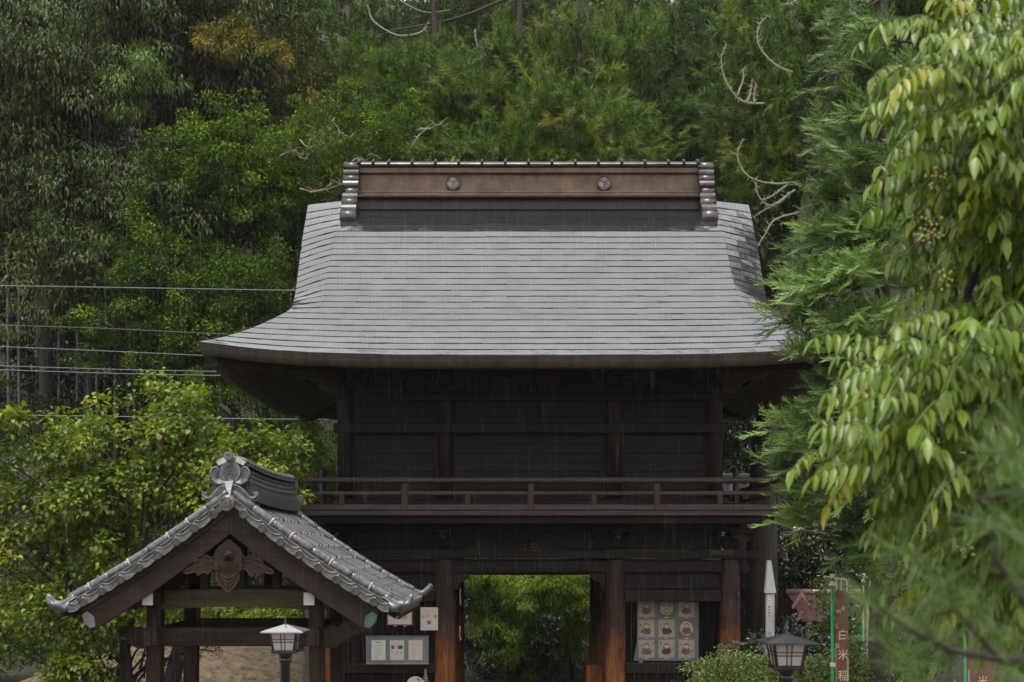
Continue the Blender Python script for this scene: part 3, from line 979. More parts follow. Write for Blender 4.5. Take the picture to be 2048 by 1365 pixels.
ridge_layer('ridge_capping', .185, .175, .209, .228, TILED)
mb = MB(); ysx = np.linspace(RY0, RY1, 17)
for j, y in enumerate(ysx):
    zb = KZ0+.222+rsag(y)
    pts = [(KXC+.17*math.cos(a), y+.02*math.sin(a), zb+.065*math.sin(a)) for a in np.linspace(.1, math.pi-.1, 9)]
    mb.tube(pts, .034, 7)
mb.build('ridge_top_rolls', TILED, kio, True)['kind'] = 'stuff'
mb = MB(); mb.grid([[(KXC+.165*math.cos(a), y, KZ0+.22+rsag(y)+.06*math.sin(a)) for y in np.linspace(RY0, RY1, 12)] for a in np.linspace(0, math.pi, 9)]); mb.build('ridge_cap_core', TILED, kio, True)

# ridge-end ornament with scrolls
def arc(cx, cz, r, a0, a1, n=14): return [(cx+r*math.cos(math.radians(a)), cz+r*math.sin(math.radians(a))) for a in np.linspace(a0, a1, n)]
def ornament(yc, front):
    par = kio
    s = 1 if front else -1
    pl = MB()
    poly = arc(0,.165,.118,-50,230,24)+[(-.10,.06),(-.05,.0),(.05,.0),(.10,.06)]
    o = pl.prism(poly, (KXC, yc, KZ0), (1,0,0), (0,0,1), .10).build('ridge_end_ornament', TILE, par)
    if not front: 
        for sg in (-1, 1):
            q = arc(sg*.13,.16,.09,0,360,18)[:-1]
            MB().prism(q, (KXC, yc, KZ0), (1,0,0), (0,0,1), .07).build('scroll_lobe', TILE, o)
            q = arc(sg*.22,-.02,.075,0,360,16)[:-1]
            MB().prism(q, (KXC, yc+.01, KZ0), (1,0,0), (0,0,1), .07).build('scroll_lobe', TILE, o)
        return
    yf = yc-.055
    ringp = arc(0,.155,.075,-60,240,22)
    MB().tube([(KXC+x, yf, KZ0+z) for x, z in [(.04,.045)]+ringp+[(-.04,.045)]], .008, 6).build('emblem_ring', TILE, o, True)
    MB().tube([(KXC+x, yf, KZ0+z) for x, z in arc(0,.155,.050,0,360,22)], .007, 6).build('emblem_ring', TILE, o, True)
    e = MB()
    for k in range(3):
        a = math.radians(90+120*k)
        e.lathe([(0,0),(.018,.0),(.012,.008),(0,.010)], (KXC+.022*math.cos(a), yf, KZ0+.155+.022*math.sin(a)), (0,-1,0), 10)
    e.build('emblem', TILE, o)
    for sg in (-1, 1):
        # upper scroll: curls beside the round plate
        for j in range(4):
            d = .020*j
            pts = [(.05,.035-d*.2),(.13,.025-d*.1),(.195-d*.3,.075+d*.1),(.215-d,.15),(.185-d*.6,.205-d*.6),(.145+d*.1,.205-d*.7),(.130+d*.2,.175-d*.3)]
            if j: pts = [(p[0]*(1-.13*j)+.02*j, .10+(p[1]-.10)*(1-.17*j)) for p in pts]
            pp = smoothed([(KXC+sg*x, yf+.005+.008*j, KZ0+z) for x, z in pts], 5)
            MB().tube(pp, list(np.linspace(.020,.011,len(pp))), 8).build('scroll', TILE, o, True)
        body = [(.05,.02),(.13,.01),(.20,.06),(.222,.14),(.19,.21),(.14,.20),(.11,.14)]
        MB().prism([(sg*x, z) for x, z in body], (KXC, yc+.01, KZ0), (1,0,0), (0,0,1), .07).build('scroll_plate', TILE, o)
        # lower scroll: swoops outward along the rake
        for j in range(3):
            d = .022*j
            pts = [(.02,.01-d*.6),(.10,-.01-d),(.17,-.075-d),(.215,-.125-d*.9),(.27,-.135-d*.6),(.31,-.10-d*.25),(.30,-.065-d*.1)]
            pp = smoothed([(KXC+sg*x*(1-.05*j), yf+.004+.006*j, KZ0+z) for x, z in pts], 5)
            MB().tube(pp, list(np.linspace(.020,.012,len(pp))), 8).build('scroll', TILE, o, True)
        body = [(.01,.02),(.10,.0),(.18,-.07),(.22,-.12),(.28,-.11),(.30,-.07),(.32,-.11),(.28,-.17),(.21,-.175),(.14,-.115),(.05,-.06)]
        MB().prism([(sg*x, z) for x, z in body], (KXC, yc+.012, KZ0), (1,0,0), (0,0,1), .06).build('scroll_plate', TILE, o)
        wedge = [(.035,.275),(.075,.325),(.165,.275),(.135,.235),(.10,.255),(.06,.27)]
        MB().prism([(sg*x, z) for x, z in wedge], (KXC, yc+.02, KZ0), (1,0,0), (0,0,1), .06).build('mortar_wedge', WHITE, o)
    MB().tube([(KXC, yc-.14, KZ0+.335), (KXC, yc+.25, KZ0+.24)], .050, 18).build('ridge_end_barrel', TILE, o, True)
    MB().lathe([(0,0),(.050,0),(.050,.012),(.022,.014),(.016,.005),(0,.005)], (KXC, yc-.14, KZ0+.335), (0,-1,0), 20).build('barrel_disc', TILE, o)
    MB().cbox((KXC, yc, KZ0+.28), (.08,.08,.08), .01).build('ornament_neck', TILED, o)
ornament(KYF+.10, True)
ornament(KYB-.10, False)

# gable pendant carving
PY = KYF-.02
pend = [(0,.02),(.12,-.07),(.165,-.16),(.15,-.24),(.17,-.30),(.13,-.335),(.095,-.30),(.115,-.27),(.10,-.25),(.075,-.30),(.12,-.36),(.125,-.42),(.085,-.50),(.03,-.55),(0,-.58)]
poly = pend+[(-x, z) for x, z in reversed(pend[1:-1])]
PZ = KZ0-.62
po = MB().prism(poly, (KXC-.0, PY, PZ), (1,0,0), (0,0,1), .05).build('gable_pendant', KX, kio)
MB().tube([(KXC+x, PY-.028, PZ+z) for x, z in [p for p in pend[4:]]], .009, 5).build('pendant_rim', KC, po)
MB().tube([(KXC-x, PY-.028, PZ+z) for x, z in [p for p in pend[4:]]], .009, 5).build('pendant_rim', KC, po)
for j in range(3):
    zz = -.40-.05*j; w = .10-.025*j
    MB().tube(smoothed([(KXC-w, PY-.028, PZ+zz+.03), (KXC, PY-.03, PZ+zz-.02), (KXC+w, PY-.028, PZ+zz+.03)], 4), .007, 5).build('pendant_groove', KC, po)
MB().lathe([(.06,0),(.062,.02),(.04,.035),(.035,.05),(.02,.075),(0,.08)], (KXC, PY-.02, PZ-.17), (0,-1,0), 6).build('hexagonal_boss', KX, po)
for sg in (-1, 1):
    wing = [(.13,-.14),(.20,-.17),(.26,-.14),(.31,-.19),(.37,-.20),(.40,-.26),(.47,-.30),(.50,-.345),(.44,-.345),(.38,-.33),(.34,-.37),(.28,-.33),(.24,-.36),(.19,-.30),(.15,-.31)]
    wo_ = MB().prism([(sg*x, z-.02) for x, z in wing], (KXC, PY+.025, PZ), (1,0,0), (0,0,1), .04).build('pendant_wing', KX, kio)
    pp = smoothed([(KXC+sg*x, PY+.004, PZ+z-.02) for x, z in wing], 3)
    MB().tube(pp, .008, 5).build('wing_rim', KC, wo_)
    MB().tube(smoothed([(KXC+sg*x, PY+.004, PZ+z) for x, z in ((.17,-.24),(.24,-.23),(.29,-.27),(.35,-.28),(.41,-.33))], 4), .007, 5).build('wing_groove', KC, wo_)

# posts, beams
PXL, PXR, PYF_, PYB_ = -4.18, -2.30, 14.1, 15.7
for x in (PXL, PXR):
    for y in (PYF_, PYB_):
        s = .165
        top = KZ0-rk(abs(x-KXC))-.25
        mb = MB(); lean = .03*(1 if x < KXC else -1)
        mb.add([(x-lean+a*s/2, y+b*s/2, 0) for a,b in ((-1,-1),(1,-1),(1,1),(-1,1))]+[(x+a*s/2, y+b*s/2, top) for a,b in ((-1,-1),(1,-1),(1,1),(-1,1))],
               [(3,2,1,0),(4,5,6,7),(0,1,5,4),(1,2,6,5),(2,3,7,6),(3,0,4,7)])
        mb.build('post', KZ, kio)
for y, m_ in ((PYF_, KG), (PYB_, KG)):
    mb = MB()
    top = [(u, 2.585-.0*u) for u in (0,1)]
    pts_t = []; pts_b = []
    for u in np.linspace(-.06, 1.10, 15):
        x = PXL+.05+(PXR-PXL-.1)*u
        pts_t.append((x-KXC, 2.60-.02*(2*u-1)**2)); pts_b.append((x-KXC, 2.36+.03*max(0,1-((2*u-1)/.9)**2)-.0))
    mb.prism(pts_b+pts_t[::-1], (KXC, y, 0), (1,0,0), (0,0,1), .13); mb.build('rainbow_beam', m_, kio)
for x in (PXL, PXR):
    mb = MB().cbox((x-(-.05 if x < KXC else .0), (KYF+KYB)/2, 2.50), (.125, KYB-KYF-.20, .15), .008); mb.build('purlin', KY, kio)
    mb = MB().cbox((x-(-.05 if x < KXC else .0), KYF+.099, 2.50), (.122, .012, .145), .003); mb.build('purlin_end', M('greyed white paint', (.36,.37,.33), (.25,.26,.23), 9, .6), kio)
    # side tie beams and their front ends
    mb = MB().cbox((x-.0, 14.9, 2.05), (.10, 2.3, .20), .008); mb.build('side_tie_beam', KY, kio)
    mb = MB().cbox((x+.01, 13.89, 2.045), (.14, .25, .23), .035); mb.build('beam_end', KC, kio)
for y, z0, z1, m_ in ((PYF_-.02, 1.93, 2.15, KX), (PYB_, 1.99, 2.17, KX)):
    mb = MB().cbox(((PXL+PXR)/2, y, (z0+z1)/2), (PXR-PXL-.10, .11, z1-z0), .01); mb.build('tie_beam', m_, kio)
    cv = MB()
    for sg in (-1, 1):
        for k in range(2):
            cx = KXC+sg*(.62-.26*k)
            pts = [(cx+.09*math.cos(a)*(1-a/9), y-.056, (z0+z1)/2+.06*math.sin(a)*(1-a/9)) for a in np.linspace(0, 5.5, 16)]
            cv.tube(pts, .007, 5)
    cv.build('beam_carving', KX, kio)
nose = [(0,-.12),(.03,-.13),(.12,-.14),(.20,-.11),(.24,-.06),(.30,-.055),(.35,.0),(.42,.01),(.48,.07),(.50,.13),(.46,.17),(.40,.15),(.37,.19),(.27,.18),(.18,.09),(.10,.11),(.04,.08),(0,.07)]
no = MB().prism(nose, (PXR+.085, PYF_-.02, 2.06), (1,0,0), (0,0,1), .11).build('carved_nose', KC, kio)
pp = smoothed([(PXR+.085+x, PYF_-.078, 2.06+z) for x, z in nose[1:12]], 3)
MB().tube(pp, .012, 5).build('nose_rim', KC, no)
sp = [(PXR+.085+.36+.06*math.cos(a)*(1-a/11), PYF_-.078, 2.06+.10+.05*math.sin(a)*(1-a/11)) for a in np.linspace(0, 9, 22)]
MB().tube(sp, .009, 5).build('nose_scroll', KC, no)
nose2 = [(0,-.13),(-.10,-.14),(-.19,-.10),(-.26,-.03),(-.25,.05),(-.19,.09),(-.12,.10),(-.06,.08),(0,.08)]
no = MB().prism(nose2[::-1], (PXL-.07, PYF_-.02, 2.05), (1,0,0), (0,0,1), .11).build('carved_nose', KX, kio)
MB().tube(smoothed([(PXL-.07+x, PYF_-.078, 2.05+z) for x, z in nose2], 3), .009, 5).build('nose_rim', KX, no)
# struts up to the ridge beam and the ridge beam itself
mb = MB().cbox((KXC, (KYF+KYB)/2, KZ0-.42), (.15, KYB-KYF-.5, .18), .01); mb.build('ridge_beam', KY, kio)
for y in (PYF_, PYB_):
    mb = MB().cbox((KXC, y, 2.9), (.13,.11,.62), .008); mb.build('king_strut', KZ, kio)
    for sg in (-1, 1):
        mb = MB().cbox((KXC+sg*.42, y, 2.72), (.10,.10,.24), .008); mb.build('strut', KZ, kio)
for sg in (-1, 1):
    mb = MB().cbox((KXC+sg*.42, (KYF+KYB)/2, 2.86), (.11, KYB-KYF-.5, .12), .008); mb.build('mid_purlin', KY, kio)
# stone water basin under the roof (below the frame)
# ------------------------------------------------------------------ garden lamps
def frosted():
    m, t, b = nodes_of('frosted lamp pane')
    t.links.new(ramp(t, noise(t, 5, 3), [(.3,(.78,.78,.76)),(.7,(.84,.84,.83))]), b.inputs['Base Color'])
    b.inputs['Roughness'].default_value = .35
    b.inputs['Subsurface Weight'].default_value = .0
    tr = t.nodes.new('ShaderNodeBsdfTranslucent'); tr.inputs['Color'].default_value = (.8,.8,.78,1)
    ms = t.nodes.new('ShaderNodeMixShader'); ms.inputs[0].default_value = .45
    t.links.new(b.outputs[0], ms.inputs[1]); t.links.new(tr.outputs[0], ms.inputs[2])
    t.links.new(ms.outputs[0], t.nodes['Material Output'].inputs['Surface'])
    return m
PANE = frosted()
CAPW = M('wet lamp roof whitened as sky sheen', (.62,.62,.64), (.52,.52,.54), 12, .16, metal=.75, bmp=.05)  # base colour lightened to carry the sky's reflection
CAPD = M('wet dark lamp roof', (.075,.075,.08), (.05,.05,.055), 12, .30, metal=.5, bmp=.05)
BARS = M('lamp bars dark red', (.085,.028,.026), (.03,.015,.015), 12, .4, bmp=.05)
def lamp(px, D, capw, ztop, label, capm):
    x0 = (px-1024)/F*D
    L = root('garden_lamp', (x0, D, 0), label, 'lamp', 'square lantern lamps on black posts')
    s = capw/.5
    zc = ztop                    # apex of the roof
    ze = zc-.080*s               # eave
    h = capw/2
    mb = MB()
    vs = [(x0-h,D-h,ze),(x0+h,D-h,ze),(x0+h,D+h,ze),(x0-h,D+h,ze),(x0,D,zc)]
    vs += [(x0-h,D-h,ze-.012),(x0+h,D-h,ze-.012),(x0+h,D+h,ze-.012),(x0-h,D+h,ze-.012)]
    mb.add(vs, [(0,1,4),(1,2,4),(2,3,4),(3,0,4),(8,7,6,5),(0,5,6,1),(1,6,7,2),(2,7,8,3),(3,8,5,0)])
    ro = mb.build('lamp_roof', capm, L)
    MB().lathe([(.014*s,-.025),(.020*s,.0),(.010*s,.015),(.014*s,.035),(.006*s,.06),(.002,.065)], (x0, D, zc), (0,0,1), 12).build('finial', BLACKM, ro, True)
    a, b = .155*s, .122*s         # half width at top and bottom of the glass box
    zt, zb = ze-.014, ze-.225*s
    MB().cbox((x0, D, zb-.02*s), (2*b+.05*s, 2*b+.05*s, .04*s), .006).build('lamp_base', BLACKM, L)
    def pt(u, v, side):
        w = b+(a-b)*v
        q = [(x0+u*w, D-w), (x0+w, D+u*w), (x0-u*w, D+w), (x0-w, D-u*w)][side]
        return (q[0], q[1], zb+(zt-zb)*v)
    for side in range(4):
        gp = MB().add([pt(-.97,.0,side), pt(.97,.0,side), pt(.97,1,side), pt(-.97,1,side)], [(0,1,2,3)]).build('pane', PANE, L)
        for u in (-.20, .13):
            MB().bar(pt(u,.0,side), pt(u,1,side), .009*s, .014*s, (0,1,0) if side%2 == 0 else (1,0,0)).build('glazing_bar', BARS, gp)
        for v in (.46, .62):
            MB().bar(pt(-.98,v,side), pt(.98,v,side), .016*s, .009*s).build('glazing_bar', BARS, gp)
    for sx, sy in ((-1,-1),(1,-1),(1,1),(-1,1)):
        MB().bar((x0+sx*b, D+sy*b, zb), (x0+sx*a, D+sy*a, zt), .026*s, .026*s, (0,1,0)).build('corner_post', BLACKM, L)
    MB().lathe([(.07*s,zb-.10*s),(.085*s,zb-.055*s),(.09*s,zb-.035*s)], (x0, D, 0), (0,0,1), 16).build('collar', BLACKM, L, True)
    MB().lathe([(.075,0),(.075,.05),(.048,.08),(.046,zb-.16*s),(.058,zb-.15*s),(.055,zb-.09*s)], (x0, D, 0), (0,0,1), 16).build('post', BLACKM, L, True)
    return L
lamp(571, 11.0, .385, EYE-(1248-HY)/F*11.0, 'square garden lamp with roof coloured white as sky sheen in front of the water pavilion', CAPW)
lamp(1573, 9.0, .385, EYE-(1267-HY)/F*9.0, 'square garden lamp with dark grey roof by the red banner', CAPD)

# ------------------------------------------------------------------ text as real meshes
def text_mesh(body, size, mat, name, thick=.0):
    cu = bpy.data.curves.new(name, 'FONT'); cu.body = body; cu.size = size
    cu.align_x = 'CENTER'; cu.align_y = 'CENTER'; cu.extrude = thick; cu.resolution_u = 3
    to = bpy.data.objects.new(name, cu); COL.objects.link(to)
    dg = bpy.context.evaluated_depsgraph_get(); dg.update()
    me = bpy.data.meshes.new_from_object(to.evaluated_get(dg))
    bpy.data.objects.remove(to); bpy.data.curves.remove(cu)
    me.materials.clear(); me.materials.append(mat)
    return me
def put_text(body, size, mat, parent, loc, name='lettering', rz=0.0, thick=.0008):
    me = text_mesh(body, size, mat, name, thick)
    Mx = Matrix.Translation(loc) @ Matrix.Rotation(rz, 4, 'Z') @ Matrix.Rotation(math.pi/2, 4, 'X')
    return inst(name, me, parent, Mx)

def rect(x0, x1, z0, z1, y, th=.012):
    return MB().box((x0, y-th, z0), (x1, y, z1))
def pxbox(p0, p1, D):
    a = P(p0[0], p0[1], D); b = P(p1[0], p1[1], D)
    return a.x, b.x, b.z, a.z

# notice board on the left bay
Db = 19.86
x0, x1, z0, z1 = pxbox((734,1273), (856,1327), Db)
nb = root('notice_board', ((x0+x1)/2, Db, z0), 'blue grey board with three white notices left of the passage', 'notice board')
rect(x0, x1, z0, z1, Db, .02).build('backing', GREYB, nb)
rect(x0-.012, x1+.012, z0-.014, z0, Db, .035).build('frame_bar', M('pale wood trim', (.30,.27,.21), (.2,.18,.14), 9, .6), nb)
rect(x0-.012, x1+.012, z1, z1+.010, Db, .03).build('frame_bar', GREYB, nb)
rect(x0-.012, x0, z0, z1, Db, .03).build('frame_bar', MATS['pale wood trim'], nb)
rect(x1, x1+.012, z0, z1, Db, .03).build('frame_bar', GREYB, nb)
rect((x0+x1)/2-.02, (x0+x1)/2+.02, z1+.010, z1+.06, Db, .03).build('hanging_tab', KC, nb)
for k, (pa, pb, m_) in enumerate(((743,771,WHITE),(780,808,PAPER),(817,845,PAPER))):
    a = pxbox((pa,1281), (pb,1320.5), Db-.022)
    sh = rect(a[0], a[1], a[2], a[3], Db-.021, .004).build('notice_sheet', PAPER if k else M('white sheet', (.60,.58,.55), (.54,.52,.49), 5, .6, bmp=0), nb)
    w = a[1]-a[0]; t = MB(); yy = Db-.0262
    LG = M('print grey', (.30,.28,.25), (.26,.24,.22), 5, .8, bmp=0)
    if k == 0:
        rect(a[0]+w*.28, a[1]-w*.35, a[3]-.040, a[3]-.028, yy, .0006).build('heading', INK, sh)
        for j in range(9):
            t.box((a[0]+w*(.15+random.uniform(0,.08)), yy-.0006, a[3]-.075-j*.021), (a[1]-w*random.uniform(.12,.4), yy, a[3]-.071-j*.021))
        t.box((a[0]+w*.28, yy-.0006, a[2]+.02), (a[0]+w*.36, yy, a[2]+.06))
    elif k == 1:
        for (u0,u1,v0,v1) in ((.10,.30,.56,.74),(.36,.52,.645,.665),(.58,.90,.56,.74)):
            rect(a[0]+w*u0, a[0]+w*u1, a[2]+(a[3]-a[2])*v0, a[2]+(a[3]-a[2])*v1, yy, .0006).build('printed_block', M('print dark', (.07,.075,.085), (.05,.05,.06), 30, .8, bmp=0), sh)
        for u in (.18,.5,.8):
            for v in (.30,.36,.43):
                ww = random.uniform(.04,.09)
                t.box((a[0]+w*(u-ww), yy-.0006, a[2]+(a[3]-a[2])*v), (a[0]+w*(u+ww), yy, a[2]+(a[3]-a[2])*(v+.03)))
    else:
        for j in range(8):
            t.box((a[0]+w*.2, yy-.0006, a[3]-.05-j*.033), (a[1]-w*random.uniform(.25,.5), yy, a[3]-.047-j*.033))
    t.build('print_lines', LG, sh)
# framed picture and poster above it
x0, x1, z0, z1 = pxbox((776,1205), (824,1249), Db)
fp = root('framed_picture', ((x0+x1)/2, Db, z0), 'small framed picture with red brown frame above the notice board', 'picture')
rect(x0, x1, z0, z1, Db, .02).build('mount', PAPER, fp)
FR = M('red brown frame', (.13,.035,.022), (.07,.02,.013), 9, .45)
for q in ((x0-.02,x1+.02,z0-.018,z0),(x0-.02,x1+.02,z1,z1+.018),(x0-.02,x0,z0,z1),(x1,x1+.02,z0,z1)):
    rect(q[0],q[1],q[2],q[3],Db,.035).build('frame_bar', FR, fp)
w, h = x1-x0, z1-z0
rect(x0+w*.22, x1-w*.20, z0+h*.24, z1-h*.12, Db-.0205, .0012).build('print', M('print brown', (.16,.11,.085), (.36,.30,.24), 26, .8, bmp=0), fp)
for u in (.25,.65): rect(x0+w*u, x0+w*(u+.12), z0-.034, z0-.020, Db, .03).build('bracket_clip', PAPER, fp)
x0, x1, z0, z1 = pxbox((841,1215), (876,1261), Db)
po_ = root('poster', ((x0+x1)/2, Db, z0), 'pale poster with black characters beside the worn left pillar', 'poster')
rect(x0, x1, z0, z1, Db, .006).build('sheet', PAPER, po_)
ww = x1-x0
put_text('山', .062, INK, po_, (x0+ww*.16, Db-.0072, z0+(z1-z0)*.60))
put_text('下', .062, INK, po_, (x0+ww*.40, Db-.0072, z0+(z1-z0)*.60))
put_text('清', .062, INK, po_, (x0+ww*.84, Db-.0072, z0+(z1-z0)*.60))
rect(x0+ww*.38, x0+ww*.60, z0+(z1-z0)*.26, z0+(z1-z0)*.42, Db-.0062, .0008).build('printed_block', M('print grey blue', (.15,.15,.16), (.11,.11,.12), 30, .8, bmp=0), po_)
rect(x0+ww*.2, x0+ww*.8, z0+(z1-z0)*.82, z0+(z1-z0)*.835, Db-.0062, .0008).build('print_line', MATS['print grey'], po_)
rect(x0+ww*.2, x0+ww*.8, z0+(z1-z0)*.09, z0+(z1-z0)*.10, Db-.0062, .0008).build('print_line', MATS['print grey'], po_)
# round fan and little broom propped on the sill
c = P(831, 1372, 19.75)
fn = root('paper_fan', (c.x, 19.75, c.z-.3), 'round white paper fan at the foot of the left bay', 'fan')
MB().lathe([(0,0),(.155,0),(.155,.008),(0,.008)], (c.x, 19.75, c.z), (0,-1,0), 28).build('fan_face', PAPER, fn)
MB().bar((c.x, 19.748, c.z-.1), (c.x, 19.748, c.z-.34), .02, .01, (0,1,0)).build('fan_handle', KC, fn)
for (dx, dz, m_) in ((.05,.10,(.04,.16,.06)),(.075,.09,(.04,.16,.06)),(.03,.115,(.04,.16,.06)),(-.03,.03,(.35,.05,.03)),(-.06,.01,(.35,.05,.03)),(-.005,.05,(.35,.05,.03))):
    nm = 'fan print green' if m_[1] > .1 else 'fan print red'
    MB().lathe([(0,0),(.014,0),(.014,.001),(0,.001)], (c.x+dx, 19.7415, c.z+dz), (0,-1,0), 8).build('fan_motif', M(nm, m_, m_, 5, .8, bmp=0), fn)
b0 = P(851, 1338, 19.8); 
br = root('straw_broom', (b0.x, 19.8, b0.z-.5), 'small straw hand broom leaning beside the paper fan', 'broom')
STRAW = M('straw', (.26,.21,.14), (.13,.10,.06), 30, .8, stretch=(1,1,.1))
MB().lathe([(.075,-.45),(.055,-.25),(.038,-.13),(.022,-.11),(.016,-.02),(.010,0)], (b0.x, 19.8, b0.z), (0,0,1), 12).build('broom_head', STRAW, br, True)
for zz in (-.13,-.17,-.21): MB().lathe([(.041+(-zz-.13)*.2,zz-.006),(.041+(-zz-.13)*.2,zz+.006)], (b0.x, 19.8, b0.z), (0,0,1), 12).build('binding', INK, br)

# display board in the right bay: nine picture cards
Dd = 20.35
x0, x1, z0, z1 = pxbox((1267,1196), (1397,1322), Dd)
db = root('display_board', ((x0+x1)/2, Dd, z0), 'grey display board with nine square picture cards in the right bay', 'display board')
mb = MB().prism([(x0,z0),(x1,z0),(x1,z1),(x0+.06,z1),(x0+.06,z0+.35)], (0, Dd, 0), (1,0,0), (0,0,1), .03); mb.build('backing', GREYB, db)
for u in (.08,.90): rect(x0+(x1-x0)*u, x0+(x1-x0)*(u+.06), z0-.035, z0-.008, Dd-.02, .02).build('foot_clip', PAPER, db)
CARD = M('picture card', (.42,.35,.27), (.34,.28,.21), 8, .7, bmp=0)
SEPIA = M('sepia line', (.075,.06,.05), (.06,.05,.04), 8, .8, bmp=0)
SEPIAM = M('sepia wash', (.20,.15,.12), (.14,.11,.09), 18, .8, bmp=0)
pale = M('picture pale wash', (.50,.43,.34), (.44,.37,.29), 8, .7, bmp=0)
cols = ((1277,1309),(1317,1349),(1357,1389)); rowsp = ((1200,1234),(1240,1275),(1280,1316))
dr = random.Random(3)
for r_, (ya, yb) in enumerate(rowsp):
    for c_, (xa, xb) in enumerate(cols):
        q = pxbox((xa,ya), (xb,yb), Dd-.02)
        cd = rect(q[0], q[1], q[2], q[3], Dd-.016, .004).build('picture_card', CARD if (r_,c_) not in ((0,1),(1,2)) else SEPIAM, db)
        cx, cz, s = (q[0]+q[1])/2, (q[2]+q[3])/2, (q[1]-q[0])/2
        yy = Dd-.0205
        def blob(dx, dz, rx, rz, m_, k=0, nm='figure'):
            n = 14
            MB().prism([(dx*s+rx*s*math.cos(2*math.pi*i/n)*(1+dr.uniform(-.1,.1)), dz*s+rz*s*math.sin(2*math.pi*i/n)*(1+dr.uniform(-.1,.1))) for i in range(n)], (cx, yy-.0008*k, cz), (1,0,0), (0,0,1), .0007).build(nm, m_, cd)
        if (r_,c_) in ((0,1),(1,2)): blob(0, .0, .86, .86, pale, 0, 'round_ground')
        if r_ == 0 and c_ == 1:
            L_ = MB()
            for (ax, az, rx, a0, a1) in ((-.3,.15,.2,20,160),(.3,.15,.2,20,160),(0,-.2,.45,200,340),(0,.0,.12,180,360),(0,0,.66,30,150)):
                L_.tube([(cx+s*(ax+rx*math.cos(math.radians(t))), yy-.002, cz+s*(az+rx*math.sin(math.radians(t)))) for t in np.linspace(a0,a1,10)], .006, 4)
            L_.build('ink_lines', SEPIA, cd)['kind'] = 'stuff'
        else:
            body = SEPIA if (r_,c_) in ((1,1),(2,1)) else SEPIAM
            blob(dr.uniform(-.08,.08), -.35, .58, .42, body, 1)
            blob(0, .05, .42, .24, body, 2)
            blob(0, .28, .30, .27, pale, 3, 'head')
            L_ = MB()
            L_.tube([(cx+s*.32*math.cos(t), yy-.004, cz+s*(.30+.30*math.sin(t))) for t in np.linspace(.3, 2.8, 9)], .007, 4)
            for k in range(9):
                a = dr.uniform(0, 6.28); x_ = dr.uniform(-.6,.6)*s; z_ = dr.uniform(-.75,.1)*s
                L_.tube([(cx+x_+.018*math.cos(a+t), yy-.004, cz+z_+.018*math.sin(a+t)) for t in np.linspace(0, 2.2, 5)], .004, 4)
            for k in range(5):
                x_ = dr.choice((-1,1))*dr.uniform(.62,.86)*s; z_ = dr.uniform(-.8,.85)*s
                L_.tube([(cx+x_, yy-.002, cz+z_), (cx+x_+.012, yy-.002, cz+z_-.022)], .005, 4)
            L_.build('ink_lines', SEPIA, cd)['kind'] = 'stuff'
        rect(cx-.035, cx+.035, q[2]-.020, q[2]-.006, Dd-.016, .003).build('name_strip', PAPER, cd)

# twisted white paper streamer hanging in the passage
sp = root('paper_streamer', P(920, 1180, 20.3), 'thin white twisted paper streamer hanging beside the left pillar', 'streamer')
MB().tube(smoothed([P(921,1178,20.3), P(920,1190,20.3), P(921,1210,20.3)], 5), .009, 6).build('upper_twist', WHITE, sp)
MB().tube(smoothed([P(919,1252,20.3), P(920,1262,20.3), P(919,1270,20.3), P(922,1281,20.3)], 5), .010, 6).build('lower_twist', WHITE, sp)
MB().tube([P(921,1210,20.3), P(920,1252,20.3)], .004, 5).build('cord', KC, sp)
MB().bar(P(916,1212,20.3), P(925,1212,20.3), .015, .02).build('cross_stick', KZ, sp)

# ------------------------------------------------------------------ white memorial post
DP = 15.0
a = P(1538, 1110, DP); 
mp_ = root('memorial_post', (P(1540,1200,DP).x, DP, 0), 'tall weathered pale wooden memorial post with pointed cap', 'post')
WW = M('weathered pale wood', (.42,.42,.40), (.20,.20,.19), 14, .6, stretch=(1,1,.1), bmp=.2)
px_ = P(1540, 1200, DP).x; zt_ = P(0,1183,DP).z
MB().cbox((px_, DP, zt_/2), (.098, .098, zt_), .008).build('shaft', WW, mp_)
zc_ = P(0,1121,DP).z
cp = MB()
cp.add([(px_-.064,DP-.064,zt_-.02),(px_+.064,DP-.064,zt_-.02),(px_+.064,DP+.064,zt_-.02),(px_-.064,DP+.064,zt_-.02),
        (px_-.035,DP-.03,zc_),(px_+.01,DP-.03,zc_),(px_+.01,DP+.03,zc_),(px_-.035,DP+.03,zc_)],
       [(3,2,1,0),(4,5,6,7),(0,1,5,4),(1,2,6,5),(2,3,7,6),(3,0,4,7)])
cp.build('pointed_cap', WW, mp_)
st = rect(px_-.040, px_+.002, P(0,1266,DP).z, P(0,1176,DP).z, DP-.0505, .002).build('paper_strip', M('white strip', (.58,.57,.54), (.52,.51,.48), 5, .6, bmp=0), mp_)
zz = P(0,1181,DP).z
for ch in '奉納三十三観音霊場巡拝記念塔':
    put_text(ch, .034, INK, st, (px_-.019, DP-.0532, zz-.012)); zz -= .039

